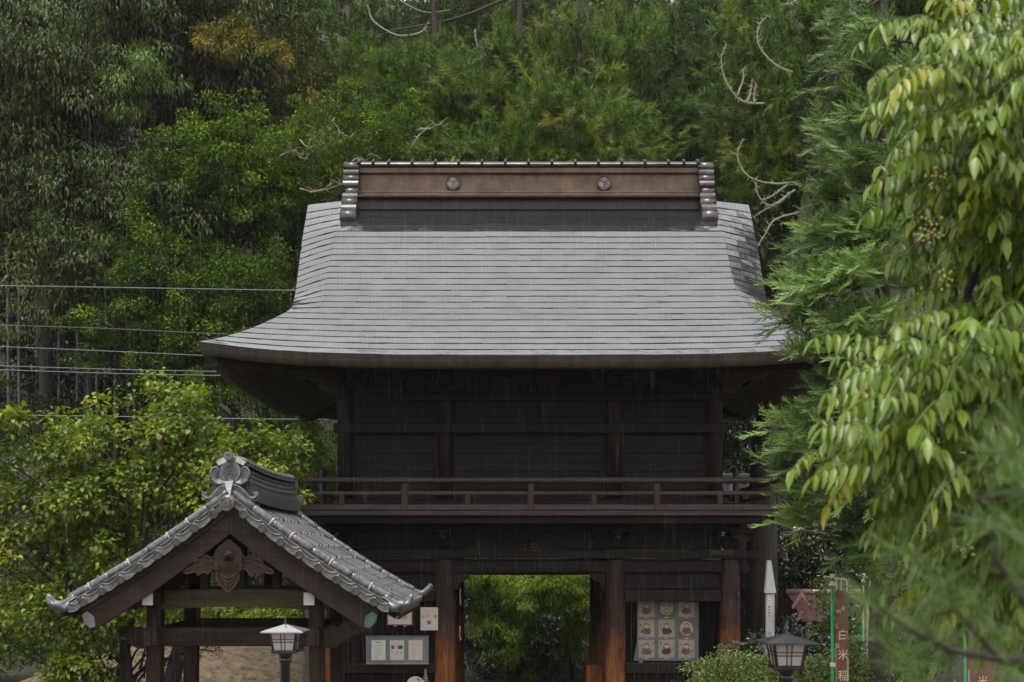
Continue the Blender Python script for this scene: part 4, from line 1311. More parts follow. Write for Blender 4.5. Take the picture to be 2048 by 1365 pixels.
# ------------------------------------------------------------------ red banners on green poles
GREENP = M('green pole', (.015,.26,.085), (.012,.20,.065), 9, .35, bmp=.03)
CREAM = M('cream plastic', (.62,.58,.46), (.50,.46,.36), 9, .5, bmp=.03)
CLOTH = M('faded red cloth', (.19,.075,.060), (.13,.047,.040), 5, .8, bmp=.15, bscale=60, stretch=(1,1,.4))
CLOTHB = M('faded cloth border', (.36,.30,.19), (.27,.22,.14), 9, .8, bmp=.1)
def banner(px, D, pytop, width, chars, label, lean=0.0, cloth=None):
    x = P(px, 0, D).x; zt = P(0, pytop, D).z
    Bn = root('banner', (x, D, 0), label, 'banner', 'red banners on green poles')
    MB().tube([(x, D, 0), (x, D, zt)], .017, 10).build('pole', GREENP, Bn, True)
    MB().tube([(x-.085, D-.01, zt-.004), (x, D-.01, zt-.02), (x+width+.02, D-.03, zt-.042)], .007, 6).build('cross_rod', CREAM, Bn)
    MB().lathe([(.022,-.02),(.022,.016)], (x, D, zt), (0,0,1), 10).build('pole_clip', CREAM, Bn)
    for k in (1, 7, 12.5): 
        if zt-.06-k*.14 > .2: MB().cbox((x, D-.008, zt-.06*(k==1)-.02-(k-1)*.145), (.05,.045,.045), .006).build('pole_clip', CREAM, Bn)
    z0 = .35; n = 26
    def cl(u, v):    # u across, v down
        wv = .018*math.sin(u*5+v*4)+.012*math.sin(v*11+u*2)
        return (x+.028+width*u*(.86+.22*v)*1.0+lean*v, D-.02-.05*u*0+wv, (zt-.12)-(zt-.12-z0)*v-.02*u)
    MB().grid([[cl(u, v) for u in np.linspace(0,1,7)] for v in np.linspace(0,1,n)]).build('cloth', cloth or CLOTH, Bn, True)
    MB().grid([[(lambda p:(p[0],p[1]-.004,p[2]))(cl(u, v)) for u in np.linspace(.80,1.0,3)] for v in np.linspace(.30,1,18)]).build('cloth_border', CLOTHB, Bn, True)
    MB().grid([[(lambda p:(p[0],p[1]-.004,p[2]))(cl(u, v)) for u in np.linspace(.0,.07,2)] for v in np.linspace(.24,1,18)]).build('cloth_border', CLOTHB, Bn, True)
    for u in (.06,.5,.95):
        p = cl(u, 0); MB().bar((p[0], p[1], p[2]-.02), (p[0], D-.02, zt-.03-.02*u), .014, .004, (0,1,0)).build('loop', CREAM, Bn)
    for (ch, u, v, s) in chars:
        p = cl(u, v); put_text(ch, s, M('cream ink', (.60,.53,.38), (.50,.44,.31), 9, .8, bmp=0), Bn, (p[0], p[1]-.013, p[2]))
ch1 = [('奉',.62,.085,.055),('納',.28,.10,.055),('三',.12,.165,.05),('白',.55,.20,.115),('福',.12,.25,.05),('米',.52,.285,.115),('稲',.52,.375,.115),('荷',.52,.44,.09),('ち',.52,.53,.11),('ゃ',.5,.62,.10),('ん',.5,.70,.10)]
banner(1665, 12.0, 1152, .135, ch1, 'long faded red banner with cream lettering beside the dark roofed lamp')
banner(1930, 12.6, 1230, .30, [('白',.5,.16,.12),('米',.5,.30,.12)], 'red banner half hidden behind the blurred pine twigs')
banner(1727, 14.5, 1150, .05, [], 'narrow tan pennant on a green pole behind the long red banner', cloth=CLOTHB)

# ------------------------------------------------------------------ small red shrine roof behind, right
DS = 24.0
sh = root('small_shrine', (P(1640,1250,DS).x, DS, 0), 'small shrine with dark red roof and curled bargeboard right of the gate', 'shrine')
RED = M('dull red roof', (.12,.04,.04), (.06,.022,.022), 8, .4, bmp=.1, rvar=.1)
PINKG = M('wet pinkish ridge', (.30,.22,.21), (.18,.12,.12), 8, .3, metal=.3, bmp=.1)
xl, xr = P(1577,0,DS).x, P(1720,0,DS).x
zr, ze = P(0,1188,DS).z, P(0,1222,DS).z
mb = MB(); mb.grid([[(x, y, z) for x in (xl-.02, xr)] for y, z in ((DS+1.2, ze-.15),(DS+.6, (zr+ze)/2-.03),(DS, zr),(DS-.6,(zr+ze)/2-.03),(DS-1.2,ze-.15))]); mb.build('roof', RED, sh)
MB().tube([(xl-.05, DS, zr+.03), (xr, DS, zr+.03)], .07, 8).build('ridge_roll', PINKG, sh, True)
mb = MB().cbox(((xl+xr)/2, DS-.2, (zr+ze)/2-.02), (xr-xl-.05, .06, .05), .01); mb.build('ridge_trim', PINKG, sh)
mb = MB().prism([(.45*a_, .6*b_) for a_, b_ in [(-.42,-.34),(-.20,-.06),(-.06,.10),(.02,.16),(.10,.08),(.20,-.08),(.36,-.26),(.30,-.32),(.12,-.14),(.03,-.04),(-.10,-.12),(-.34,-.42)]], (xl-.05, DS-1.25, zr+.0), (1,0,0), (0,0,1), .08); mb.build('curled_bargeboard', M('faded pink wood', (.33,.20,.17), (.2,.11,.09), 12, .6), sh)
mb = MB().cbox(((xl+xr)/2, DS, (ze-.2)/2), (xr-xl-.4, 1.6, ze-.2), .01); mb.build('wall', M('red brown wall', (.085,.038,.034), (.05,.022,.02), 8, .6), sh)
mb = MB().bar((xl+.15, DS-1.3, ze-.34), (xl+.75, DS-1.3, ze-.26), .05, .09); mb.build('gilt_beam', M('ochre beam', (.42,.25,.06), (.3,.17,.04), 9, .5), sh)
mb = MB()
for k in range(16):
    a = random.uniform(0,6.28); r = random.uniform(.02,.26)
    cx, cz = xl-.13+r*.8*math.cos(a), ze-.32+r*1.1*math.sin(a)
    mb.tube([(cx+.09*math.cos(a+t)*(1-t/6), DS-1.34-random.uniform(0,.06), cz+.09*math.sin(a+t)*(1-t/6)) for t in np.linspace(0,4.5,9)], .028, 6)
mb.build('dragon_carving', M('grey carving', (.17,.17,.165), (.05,.05,.05), 14, .5), sh, True)
mb = MB().bar((xl-.75, DS-1.3, ze-1.05), (xl+.05, DS-1.3, ze-.62), .06, .10); mb.build('lower_eave_board', RED, sh)
mb = MB().bar((xl+.0, DS-1.3, ze-.62), (xl+.75, DS-1.3, ze-1.05), .06, .10); mb.build('lower_eave_board', RED, sh)

# ------------------------------------------------------------------ tiled outbuilding behind the gate on the right and roof at far left
def shed(name, pxa, pxb, pyr, pye, D, label, mat, base_z=None):
    xl, xr = P(pxa,0,D).x, P(pxb,0,D).x; zr, ze = P(0,pyr,D).z, P(0,pye,D).z
    yd = (zr-ze)*1.7
    S = root(name, ((xl+xr)/2, D, max(0, gz((xl+xr)/2, D))), label, 'building')
    n = int((xr-xl)/.28)
    mb = MB(); pts = []
    for v in np.linspace(0,1,5):
        row = []
        for i in range(n*4+1):
            x = xl+(xr-xl)*i/(n*4)
            row.append((x, D-yd*v, zr-(zr-ze)*v+.035*math.cos(i*math.pi/2)))
        pts.append(row)
    mb.grid(pts); mb.grid([[(xl,D,zr),(xr,D,zr)],[(xl,D+yd,ze),(xr,D+yd,ze)]])
    mb.build('roof', mat, S)
    MB().cbox(((xl+xr)/2, D, zr+.06), (xr-xl, .25, .2), .03).build('ridge', mat, S)
    zb = max(0, gz((xl+xr)/2, D))-.3
    MB().cbox(((xl+xr)/2, D, (ze+zb)/2-.02), (xr-xl-.8, 2*yd-.8, ze-zb-.05), .01).build('wall', M('shed wall', (.05,.048,.043), (.03,.029,.026), 4, .7), S)
    k = 0
    while xl+.7+k*1.2 < xr-.6:
        x = xl+.7+k*1.2
        MB().box((x-.35, D-yd+.36, ze-1.0), (x+.35, D-yd+.385, ze-.25)).build('window', M('dark pane', (.03,.033,.035),(.02,.022,.024),5,.15), S); k += 1
    return S
GREYT = M('grey tiled far roof', (.06,.068,.072), (.035,.04,.044), 6, .4, bmp=.2)
shed('tiled_outbuilding', 1440, 1530, 962, 996, 27.0, 'grey tiled outbuilding glimpsed through the right end of the balcony rail', GREYT)
shed('tiled_house', -160, 155, 905, 1010, 33.0, 'grey roofed house half hidden behind the left broadleaf tree', M('violet grey roof', (.17,.165,.185), (.11,.105,.12), 5, .45, bmp=.2))

# ------------------------------------------------------------------ ladder leaning behind the pavilion
ld = root('wooden_ladder', (P(655,1300,17.6).x, 17.6, 0), 'grey wooden ladder standing behind the right pavilion post', 'ladder')
LW = M('grey ladder wood', (.17,.15,.135), (.09,.08,.07), 14, .7, stretch=(1,1,.1))
xa, xb = P(606,0,17.6).x, P(640,0,17.6).x
MB().bar((xa+.0, 17.6, 0), (xa+.02, 17.9, P(0,1220,17.6).z), .05, .07, (1,0,0)).build('ladder_rail', LW, ld)
MB().bar((xb, 17.6, 0), (xb, 17.9, P(0,1220,17.6).z), .05, .07, (1,0,0)).build('ladder_rail', LW, ld)
for k in range(5):
    z = .3+k*.36; MB().bar((xa, 17.6+z*.12, z), (xb, 17.6+z*.12, z), .03, .05).build('ladder_rung', LW, ld)

# ------------------------------------------------------------------ cables
CAB = M('grey cable', (.20,.205,.225), (.14,.145,.16), 20, .5, bmp=0)
CABD = M('dark cable', (.12,.12,.13), (.08,.08,.09), 20, .5, bmp=0)
def cable(pts, D, r, label, mat=CAB, loops=None):
    c = root('overhead_cable', P(*pts[0], D), label, 'cable')
    MB().tube(smoothed([P(x, y, D) for x, y in pts], 8), r, 6).build('wire', mat, c, True)
    if loops:
        MB().tube(smoothed([P(x, y+8, D) for x, y in pts], 8), r, 6).build('wire', mat, c, True)
        for x, y in loops:
            MB().tube([P(x-5,y,D), P(x,y+8,D), P(x+6,y+2,D)], r*.8, 5).build('spacer', mat, c)
cable([(-60,571),(200,575),(440,579),(640,582)], 27.0, .010, 'thin grey cable highest of those left of the roof')
cable([(-60,649),(200,657),(430,668),(600,674)], 27.5, .008, 'faint cable second from the top left of the roof', CABD)
cable([(-60,691),(200,702),(420,712),(600,718)], 27.5, .009, 'cable third from the top left of the roof', CAB)
cable([(-60,730),(150,737),(300,741),(460,744),(600,746)], 27.0, .009, 'paired cable with small spacers below the eave corner', CAB, [(25,732),(86,734),(145,736),(211,738),(276,740),(398,743)])
cable([(-60,830),(200,833),(480,838),(700,840)], 27.0, .011, 'lowest grey cable passing behind the leafy tree tops', CAB)
ins = root('wire_insulator', P(1592,1058,13.0), 'white porcelain insulator hanging on a wire under the cedar boughs', 'insulator')
MB().lathe([(.012,-.03),(.03,-.015),(.026,.01),(.012,.03)], P(1592,1058,13.0), (.8,0,.3), 10).build('porcelain_body', M('porcelain', (.75,.75,.73), (.65,.65,.63), 5, .2, bmp=0), ins, True)
MB().tube(smoothed([P(1597,1061,13), P(1603,1055,13), P(1606,1060,13)], 4), .008, 6).build('hook', MATS['porcelain'], ins)
MB().tube(smoothed([P(1560,1068,13), P(1580,1070,13), P(1592,1060,13)], 5), .004, 5).build('tie_wire', CAB, ins)
MB().tube(smoothed([P(1606,1060,13), P(1700,1075,13), P(1850,1088,13)], 5), .004, 5).build('lead_wire', CAB, ins)
# ------------------------------------------------------------------ vegetation tools
UP = np.array([0., 0., 1.])
def nrm(a):
    return a/np.maximum(1e-9, np.linalg.norm(a, axis=-1, keepdims=True))
def leaf_object(name, mat, parent, chunks):
    """chunks: list of (verts N,k,3 ; tris k-local m,3 ; tint N) -> one mesh"""
    off = np.array(base_of(parent))
    V, T, A = [], [], []; n = 0
    for v, tri, tint in chunks:
        N, k, _ = v.shape
        V.append((v-off).reshape(-1, 3))
        T.append((np.arange(N)[:, None, None]*k+np.asarray(tri)[None]+n).reshape(-1, 3))
        A.append(np.repeat(tint, k)); n += N*k
    V = np.concatenate(V).astype(np.float32); T = np.concatenate(T).astype(np.int32); A = np.clip(np.concatenate(A), 0, 1).astype(np.float32)
    me = bpy.data.meshes.new(name)
    me.vertices.add(len(V)); me.vertices.foreach_set('co', V.ravel())
    me.loops.add(T.size); me.loops.foreach_set('vertex_index', T.ravel())
    me.polygons.add(len(T)); me.polygons.foreach_set('loop_start', np.arange(0, T.size, 3, dtype=np.int32))
    at = me.attributes.new('tint', 'FLOAT', 'POINT'); at.data.foreach_set('value', A)
    me.update(calc_edges=True)
    me.materials.append(mat)
    o = bpy.data.objects.new(name, me); COL.objects.link(o)
    if parent is not None:
        o.parent = parent; o['_b'] = list(base_of(parent))
    return o

def leaves(p, d, n, L, W, fold=.25, curl=.12):
    """pointed folded leaf: base, right, tip, left -> two triangles"""
    d = nrm(d); s = nrm(np.cross(d, n)); n2 = np.cross(s, d)
    L = np.broadcast_to(np.asarray(L, float), (len(p),))[:, None]; W_ = np.broadcast_to(np.asarray(W, float), (len(p),))[:, None]
    m = p+d*L*.45
    v = np.stack([p, m+s*W_/2+n2*W_*fold, p+d*L-n2*L*curl, m-s*W_/2+n2*W_*fold], 1)
    return v, [(0,1,2),(0,2,3)]
def leaves6(p, d, n, L, W, fold=.22, curl=.18):
    """rounder leaf with four side points -> six triangles"""
    d = nrm(d); s = nrm(np.cross(d, n)); n2 = np.cross(s, d)
    L = np.broadcast_to(np.asarray(L, float), (len(p),))[:, None]; W_ = np.broadcast_to(np.asarray(W, float), (len(p),))[:, None]
    def q(u, w, side): return p+d*L*u+s*W_*.5*w*side+n2*(W_*fold*w-L*curl*u*u)
    v = np.stack([q(0,0,1), q(.28,.9,1), q(.62,.82,1), q(1,0,1), q(.62,.82,-1), q(.28,.9,-1), q(.45,0,1)], 1)
    return v, [(0,1,6),(1,2,6),(2,3,6),(3,4,6),(4,5,6),(5,0,6)]
def slivers(p, d, L, W, face):
    """needle: one thin triangle, flat side turned to 'face'"""
    d = nrm(d); s = nrm(np.cross(d, face))
    L = np.broadcast_to(np.asarray(L, float), (len(p),))[:, None]; W_ = np.broadcast_to(np.asarray(W, float), (len(p),))[:, None]
    v = np.stack([p+s*W_/2, p+d*L, p-s*W_/2], 1)
    return v, [(0,1,2)]
def ribbons(p, d, L, W, face, bend):
    """bent spray twig: tapering ribbon of two pieces"""
    d = nrm(d); s = nrm(np.cross(d, face))
    L = np.broadcast_to(np.asarray(L, float), (len(p),))[:, None]; W_ = np.broadcast_to(np.asarray(W, float), (len(p),))[:, None]
    m = p+d*L*.55+bend*L*.12
    e = p+d*L+bend*L*.55
    v = np.stack([p+s*W_*.35, m+s*W_*.5, e, m-s*W_*.5, p-s*W_*.35], 1)
    return v, [(0,1,3),(0,3,4),(1,2,3)]

def in_ellipses(ells, n, D, depth, rng, rim=.0, bough=8, R=.45):
    """clump centres gathered on boughs that fill crown ellipses given as (px,py,rx,ry[,dD]); returns world points and outward directions"""
    w = np.array([e[2]*e[3] for e in ells], float); w /= w.sum()
    EE = np.array([list(e)+[0]*(5-len(e)) for e in ells], float)
    nb = max(3, n//bough); mind = R*1.5*F/D
    got = []; tries = 0
    while len(got) < nb and tries < nb*60:
        tries += 1
        e = EE[rng.choice(len(ells), p=w)]
        r = math.sqrt(rng.random()); a = rng.random()*2*math.pi
        px, py = e[0]+e[2]*r*math.cos(a), e[1]-e[3]*r*math.sin(a)
        back = rng.random() < .18
        md = mind*(1-.75*tries/(nb*60))
        if any((px-g[0])**2+(1.5*(py-g[1]))**2 < md*md and g[6] == back for g in got): continue
        got.append((px, py, r*math.cos(a), r*math.sin(a), math.sqrt(max(0,1-r*r)), e[4], back))
    g = np.array(got, float)
    k = np.repeat(np.arange(len(g)), bough); g = g[k]
    m = len(g); bk = g[:,6] > .5
    sy = np.where(bk, .3+.6*rng.random(len(got))[k], -g[:,4]*(.2+.8*rng.random(len(got))[k]))
    Y = D+g[:,5]+sy*depth; sc = (D+g[:,5])/F
    o = rng.normal(size=(m,3))*R*np.array([.88,.8,.40])
    o[:,2] -= .30*(o[:,0]**2+o[:,1]**2)/R
    X = (g[:,0]-1024)*sc+o[:,0]; Z = EYE-(g[:,1]-HY)*sc+o[:,2]
    out = nrm(np.stack([g[:,2]*.8, np.where(bk, .3, -g[:,4]-.15), g[:,3]*.7+.35], 1)+o/R*.45)
    return np.stack([X, Y+o[:,1], Z], 1), out

def clump_leaves(c, out, per, R, L, W, rng, droop=.3, flat=.6, upn=1.0, tipL=0.0, six=False, tint=(.45,.22,.16), lvar=.3, curl=.15):
    """a clump of leaves round every centre, denser on its outer upper side"""
    N = len(c); ct = rng.normal(tint[0], tint[1], N)
    i = np.repeat(np.arange(N), per)
    n = len(i)
    v = nrm(rng.normal(size=(n,3))+out[i]*.55+UP*.25)
    rr = rng.random(n)**.45
    size = R*(.65+.7*rng.random(N))[i]
    p = c[i]+v*(rr*size)[:,None]*np.array([1,1,flat])
    d = v*.75+out[i]*.3+rng.normal(size=(n,3))*.45-UP*droop
    nn = nrm(UP*upn+v*.6+rng.normal(size=(n,3))*.35)
    LL = L*(1-lvar/2+lvar*rng.random(n)); 
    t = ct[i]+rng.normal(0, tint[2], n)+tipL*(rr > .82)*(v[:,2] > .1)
    f = leaves6 if six else leaves
    vv, tri = f(p, d, nn, LL, W*LL/L, curl=curl)
    return vv, tri, t

def limb(mb, a, b, r0, r1, rng, sag=.12, n=7, seg=6):
    a, b = Vector(a), Vector(b); L = (b-a).length
    off = Vector(rng.normal(size=3))*L*.07
    pts = [a.lerp(b, u)+off*math.sin(math.pi*u)+Vector((0,0,sag*L*math.sin(math.pi*u))) for u in np.linspace(0,1,n)]
    mb.tube(pts, list(np.linspace(r0, r1, n)), seg, False)

BARK = M('dark bark', (.060,.048,.038), (.022,.018,.015), 16, .85, bmp=.8, stretch=(1,1,.2), bscale=30, dist=.03)
BARKC = M('cedar bark', (.046,.031,.024), (.018,.013,.011), 18, .85, bmp=.8, stretch=(1,1,.06), bscale=40, dist=.03)
LICHEN = M('lichen grey branch', (.36,.36,.27), (.15,.14,.10), 26, .85, bmp=.6, bscale=60, dist=.02)

def trunk_and_limbs(T, foot, top, r, centres, rng, mat=BARK, nl=10, seg=9):
    mb = MB(); f, t = Vector(foot), Vector(top)
    n = 12; wob = [Vector((rng.normal()*.05, rng.normal()*.05, 0))*(f-t).length*.12 for _ in range(n)]
    pts = [f.lerp(t, u)+wob[i]*math.sin(math.pi*u) for i, u in enumerate(np.linspace(0,1,n))]
    mb.tube(pts, [r*(1.25-.25*min(1,u*8))*(1-.78*u) for u in np.linspace(0,1,n)], seg)
    o = mb.build('trunk', mat, T, True)
    if len(centres):
        idx = rng.choice(len(centres), min(nl, len(centres)), replace=False)
        for j in idx:
            c = Vector(centres[j])
            u = min(.97, max(.12, ((c.z-f.z)/max(.5,(t.z-f.z)))*.8-.05))
            s = f.lerp(t, u)
            mb = MB(); limb(mb, s, c, max(.02, r*.34*(1-.5*u)), .012, rng); mb.build('limb', mat, o, True)
    return o

def broad_tree(name, label, ells, D, depth, mat, n, per, R, L, W, foot=None, trunk_r=.16, seed=1, cat='tree', group=None, topxy=None, nl=8, **kw):
    rng = np.random.default_rng(seed)
    c, out = in_ellipses(ells, n, D, depth, rng, kw.pop('rim', .0), kw.pop('bough', 16), kw.pop('spread', 52*D/F))
    top = P(*(topxy or (ells[0][0], ells[0][1])), D) if topxy or ells else None
    fx = foot if foot else (float(np.mean(c[:,0])), D+.3)
    base = (fx[0], fx[1], gz(fx[0], fx[1])-.1)
    T = root(name, base, label, cat, group)
    trunk_and_limbs(T, base, (top.x, D+.2, top.z), trunk_r, c, rng, nl=nl)
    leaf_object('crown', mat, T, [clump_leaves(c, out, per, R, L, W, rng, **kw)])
    return T

def cedar_tree(name, label, ells, D, depth, mat, n, per, R, foot, topz, trunk_r=.22, seed=1, W=.03, group=None, nl=8, tint=(.45,.2,.12), droop=.15, lean=.2, trunk_pts=None):
    """conifer: star-like tufts of short sprays, every tuft a fan round its outward direction"""
    rng = np.random.default_rng(seed)
    c, out = in_ellipses(ells, n, D, depth, rng, 0, 6, 44*D/F)
    base = (foot[0], foot[1], gz(*foot)-.1)
    T = root(name, base, label, 'tree', group)
    if trunk_pts:
        pp = smoothed(trunk_pts, 6); MB().tube(pp, list(np.linspace(trunk_r*1.1, trunk_r*.3, len(pp))), 12).build('trunk', BARKC, T, True)
    else:
        trunk_and_limbs(T, base, (foot[0]+lean, foot[1], topz), trunk_r, c, rng, BARKC, nl=nl)
    N = len(c); ct = rng.normal(tint[0], tint[1], N)
    sub = 7                                   # sprays per tuft
    i = np.repeat(np.arange(N), sub)
    sd = nrm(out[i]*.8+rng.normal(size=(len(i),3))*.6+UP*.25)
    sp = c[i]+rng.normal(size=(len(i),3))*R*.28
    sz = R*(.6+.8*rng.random(len(i)))
    m = max(2, per//sub)
    j = np.repeat(np.arange(len(i)), m); k = len(j)
    u = rng.random(k)
    along = sp[j]+sd[j]*(u*sz[j]*.95)[:,None]
    d = sd[j]*.9+nrm(rng.normal(size=(k,3)))*.75-UP*droop
    L_ = sz[j]*(.20+.30*rng.random(k))
    face = nrm(rng.normal(size=(k,3))*.6+np.array([0,-1,.8]))
    v, tri = slivers(along, d, L_, W*(.7+.6*rng.random(k)), face)
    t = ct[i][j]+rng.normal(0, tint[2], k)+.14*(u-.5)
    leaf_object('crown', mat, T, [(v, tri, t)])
    return T

# leaf colours (real leaf albedo; CEDD darkened for shade)
OAK = leafmat('evergreen oak leaf', (.024,.036,.009), (.052,.074,.017), (.095,.125,.032), (.14,.17,.05), .55, .2, .22)
ROUND = leafmat('bright evergreen leaf', (.028,.056,.006), (.066,.122,.011), (.118,.192,.016), (.29,.40,.035), .5, .28, .2)
OLIVE = leafmat('olive leaf', (.030,.042,.008), (.066,.088,.013), (.110,.135,.020), (.19,.21,.04), .5, .25, .2)
CED = leafmat('cedar needle', (.028,.054,.006), (.066,.122,.009), (.118,.200,.014), (.23,.24,.03), .5, .22, .2)
CEDD = leafmat('cedar needle darkened for shade', (.007,.014,.003), (.015,.028,.005), (.030,.050,.009), (.06,.08,.02), .55, .15, .15)  # cedar colour darkened so the gaps between crowns look shaded
GOLD = leafmat('yellowing leaf', (.09,.095,.014), (.17,.17,.022), (.27,.24,.030), (.38,.31,.04), .45, .3)
BAMB = leafmat('bamboo leaf', (.030,.060,.012), (.060,.12,.020), (.11,.19,.03), (.18,.26,.05), .42, .3)
KATS = leafmat('katsura leaf', (.042,.072,.008), (.11,.165,.014), (.20,.26,.022), (.34,.37,.04), .34, .45)
NEARC = leafmat('near cedar needle', (.026,.052,.014), (.055,.105,.024), (.105,.185,.040), (.23,.36,.085), .45, .22, .35)
ASH = leafmat('ash leaflet', (.055,.10,.012), (.12,.20,.018), (.20,.30,.026), (.38,.40,.05), .30, .42, .5)
PINE = leafmat('pine needle', (.035,.075,.015), (.075,.145,.025), (.12,.21,.035), (.19,.28,.06), .4, .25)
SHRUB = leafmat('shrub leaf', (.035,.060,.014), (.080,.125,.024), (.15,.21,.04), (.27,.33,.07), .4, .3)
CAM = leafmat('camellia leaf', (.010,.018,.008), (.022,.036,.013), (.042,.062,.022), (.16,.18,.04), .28, .1, .6)
REDL = leafmat('dead red foliage', (.10,.02,.012), (.17,.035,.02), (.22,.05,.03), (.25,.08,.04), .6, .2)
# ------------------------------------------------------------------ deep forest on the hillside: one far mass
def forest_mass():
    rng = np.random.default_rng(11)
    ch = []
    N = 3100
    X = rng.uniform(-52, 52, N); Y = rng.uniform(44, 72, N)
    keep = np.abs(X) < Y*.72+6
    X, Y = X[keep], Y[keep]
    G = np.array([gz(x, y) for x, y in zip(X, Y)])
    Z = G+rng.uniform(.5, 19, len(X))
    c = np.stack([X, Y, Z], 1)
    out = nrm(np.stack([rng.normal(size=len(X))*.4, -np.ones(len(X)), .5+rng.normal(size=len(X))*.4], 1))
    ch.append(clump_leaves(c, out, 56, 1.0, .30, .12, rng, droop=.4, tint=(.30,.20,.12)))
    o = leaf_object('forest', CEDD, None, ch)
    o['kind'] = 'stuff'; o['label'] = 'mass of forest coloured dark for shade on the hillside behind everything'
forest_mass()
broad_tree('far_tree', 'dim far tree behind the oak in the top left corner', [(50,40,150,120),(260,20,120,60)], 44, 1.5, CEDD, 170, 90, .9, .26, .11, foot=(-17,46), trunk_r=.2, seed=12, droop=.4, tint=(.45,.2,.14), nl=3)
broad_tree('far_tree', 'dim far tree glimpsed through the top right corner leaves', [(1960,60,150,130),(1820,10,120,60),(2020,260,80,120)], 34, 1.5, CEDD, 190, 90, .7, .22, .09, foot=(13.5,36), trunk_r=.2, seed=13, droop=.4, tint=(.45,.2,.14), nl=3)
# dark trunks standing in the far forest
for k, (px, D, pyb, pyt, r, lab) in enumerate(((1300,43,330,-40,.20,'slim dark trunk rising behind the right end of the ridge'),(690,45,340,-40,.24,'dark trunk between the leafy trees above the left ridge end'),(1460,40,420,-60,.22,'dark trunk behind the lichen branches right of the roof'),(1590,38,500,-60,.20,'dark trunk above the near cedar tip right of the roof'))):
    f = P(px, pyb, D); z0 = gz(f.x, D)-.2
    T = root('forest_trunk', (f.x, D, z0), lab, 'tree')
    MB().tube([(f.x, D, z0), (f.x+.1, D, (z0+f.z)/2+2), P(px+6, pyt, D)], [r*1.2, r, r*.7], 9).build('trunk', BARKC, T, True)

# ------------------------------------------------------------------ evergreen oaks, upper left
broad_tree('evergreen_oak', 'grey green evergreen oak filling the top left corner', [(60,70,130,110),(180,150,110,70),(50,230,90,120),(30,330,60,110),(230,40,120,70)], 33, 2.2, OAK, 300, 103, .62, .20, .055, foot=(-13.5,35), trunk_r=.3, seed=21, droop=.85, curl=.3, tint=(.64,.2,.16))
broad_tree('evergreen_oak', 'grey green evergreen oak right of the top left corner one', [(400,60,150,80),(330,110,110,70),(330,180,70,40),(250,120,60,60),(470,110,60,60)], 34, 2.0, OAK, 240, 103, .60, .20, .055, foot=(-9.2,36), trunk_r=.28, seed=22, droop=.85, curl=.3, tint=(.60,.2,.16))
broad_tree('evergreen_oak', 'dark evergreen oak hanging over the black gap at left', [(180,190,70,60),(150,290,90,50),(60,320,80,40),(220,320,40,40),(120,360,60,40)], 32, 1.6, OAK, 130, 94, .52, .19, .055, foot=(-12,34.2), trunk_r=.2, seed=23, droop=.85, curl=.3, tint=(.56,.2,.16))
broad_tree('evergreen_oak', 'lower dark green oak beside the black gap at left', [(200,440,110,60),(170,500,90,50),(260,400,70,50),(150,570,60,45),(120,480,40,60)], 31, 1.6, OAK, 170, 94, .50, .17, .055, foot=(-9.5,33), trunk_r=.22, seed=24, droop=.75, curl=.25, tint=(.56,.18,.16))
# bamboo spray and culms
broad_tree('bamboo', 'light green bamboo spray hanging between the dark oaks', [(245,190,42,40),(285,140,24,60),(235,165,35,30)], 31, .5, BAMB, 55, 70, .30, .17, .03, foot=(-9.9,32.5), trunk_r=.05, seed=25, droop=1.0, bough=6, spread=.28, tint=(.92,.12,.14), nl=4, cat='bamboo')
CULM = M('bamboo culm', (.085,.09,.035), (.045,.05,.022), 9, .5, stretch=(1,1,.3))
rb = np.random.default_rng(5)
for k in range(11):
    px = 12+k*36+rb.uniform(-9,9); D = 34+rb.uniform(-2.5,4)
    f = P(px, 830, D); z0 = gz(f.x, D)-.1; zt = P(px, 300+rb.uniform(-60,120), D).z
    lab = 'pale bamboo culm in the dark grove at left, number %d from the frame edge' % (k+1)
    words = ['leftmost','second','third','fourth','fifth','sixth','seventh','eighth','ninth','tenth','eleventh','twelfth','thirteenth','fourteenth','fifteenth','sixteenth']
    lab = 'pale bamboo culm in the dark grove, %s from the left frame edge' % words[k]
    T = root('bamboo_culm', (f.x, D, z0), lab, 'bamboo', 'bamboo culms in the dark grove')
    r = rb.uniform(.045,.085); pts = []; rad = []
    for s in range(26):
        z = z0+(zt-z0)*s/25
        for dz, q in ((0,1.0),(.04,1.18),(.07,1.0)):
            pts.append((f.x+.02*math.sin(z*.4+k), D, z+dz)); rad.append(r*q)
    MB().tube(pts, rad, 7).build('stem', CULM, T, True)
    rg = np.random.default_rng(100+k)
    c = np.stack([f.x+rg.normal(size=9)*.9, D+rg.normal(size=9)*.7, zt-rg.random(9)*2.5+1.0], 1)
    leaf_object('leaves', BAMB if k % 3 == 0 else CEDD, T, [clump_leaves(c, np.tile([0,-.6,.4],(9,1)), 70, .7, .20, .035, rg, droop=.8, tint=(.35,.15,.14))])

broad_tree('shade_dark_understory', 'undergrowth coloured near black for shade behind the bamboo culms at left', [(110,620,190,110),(110,760,190,110),(330,720,120,120),(120,480,160,60)], 39.5, 1.5, CAM, 520, 60, .62, .22, .10, foot=(-15,41), trunk_r=.1, seed=39, droop=.5, tint=(.30,.18,.14), cat='bush', nl=4)  # leaf colour stands in for the deep shade of the grove
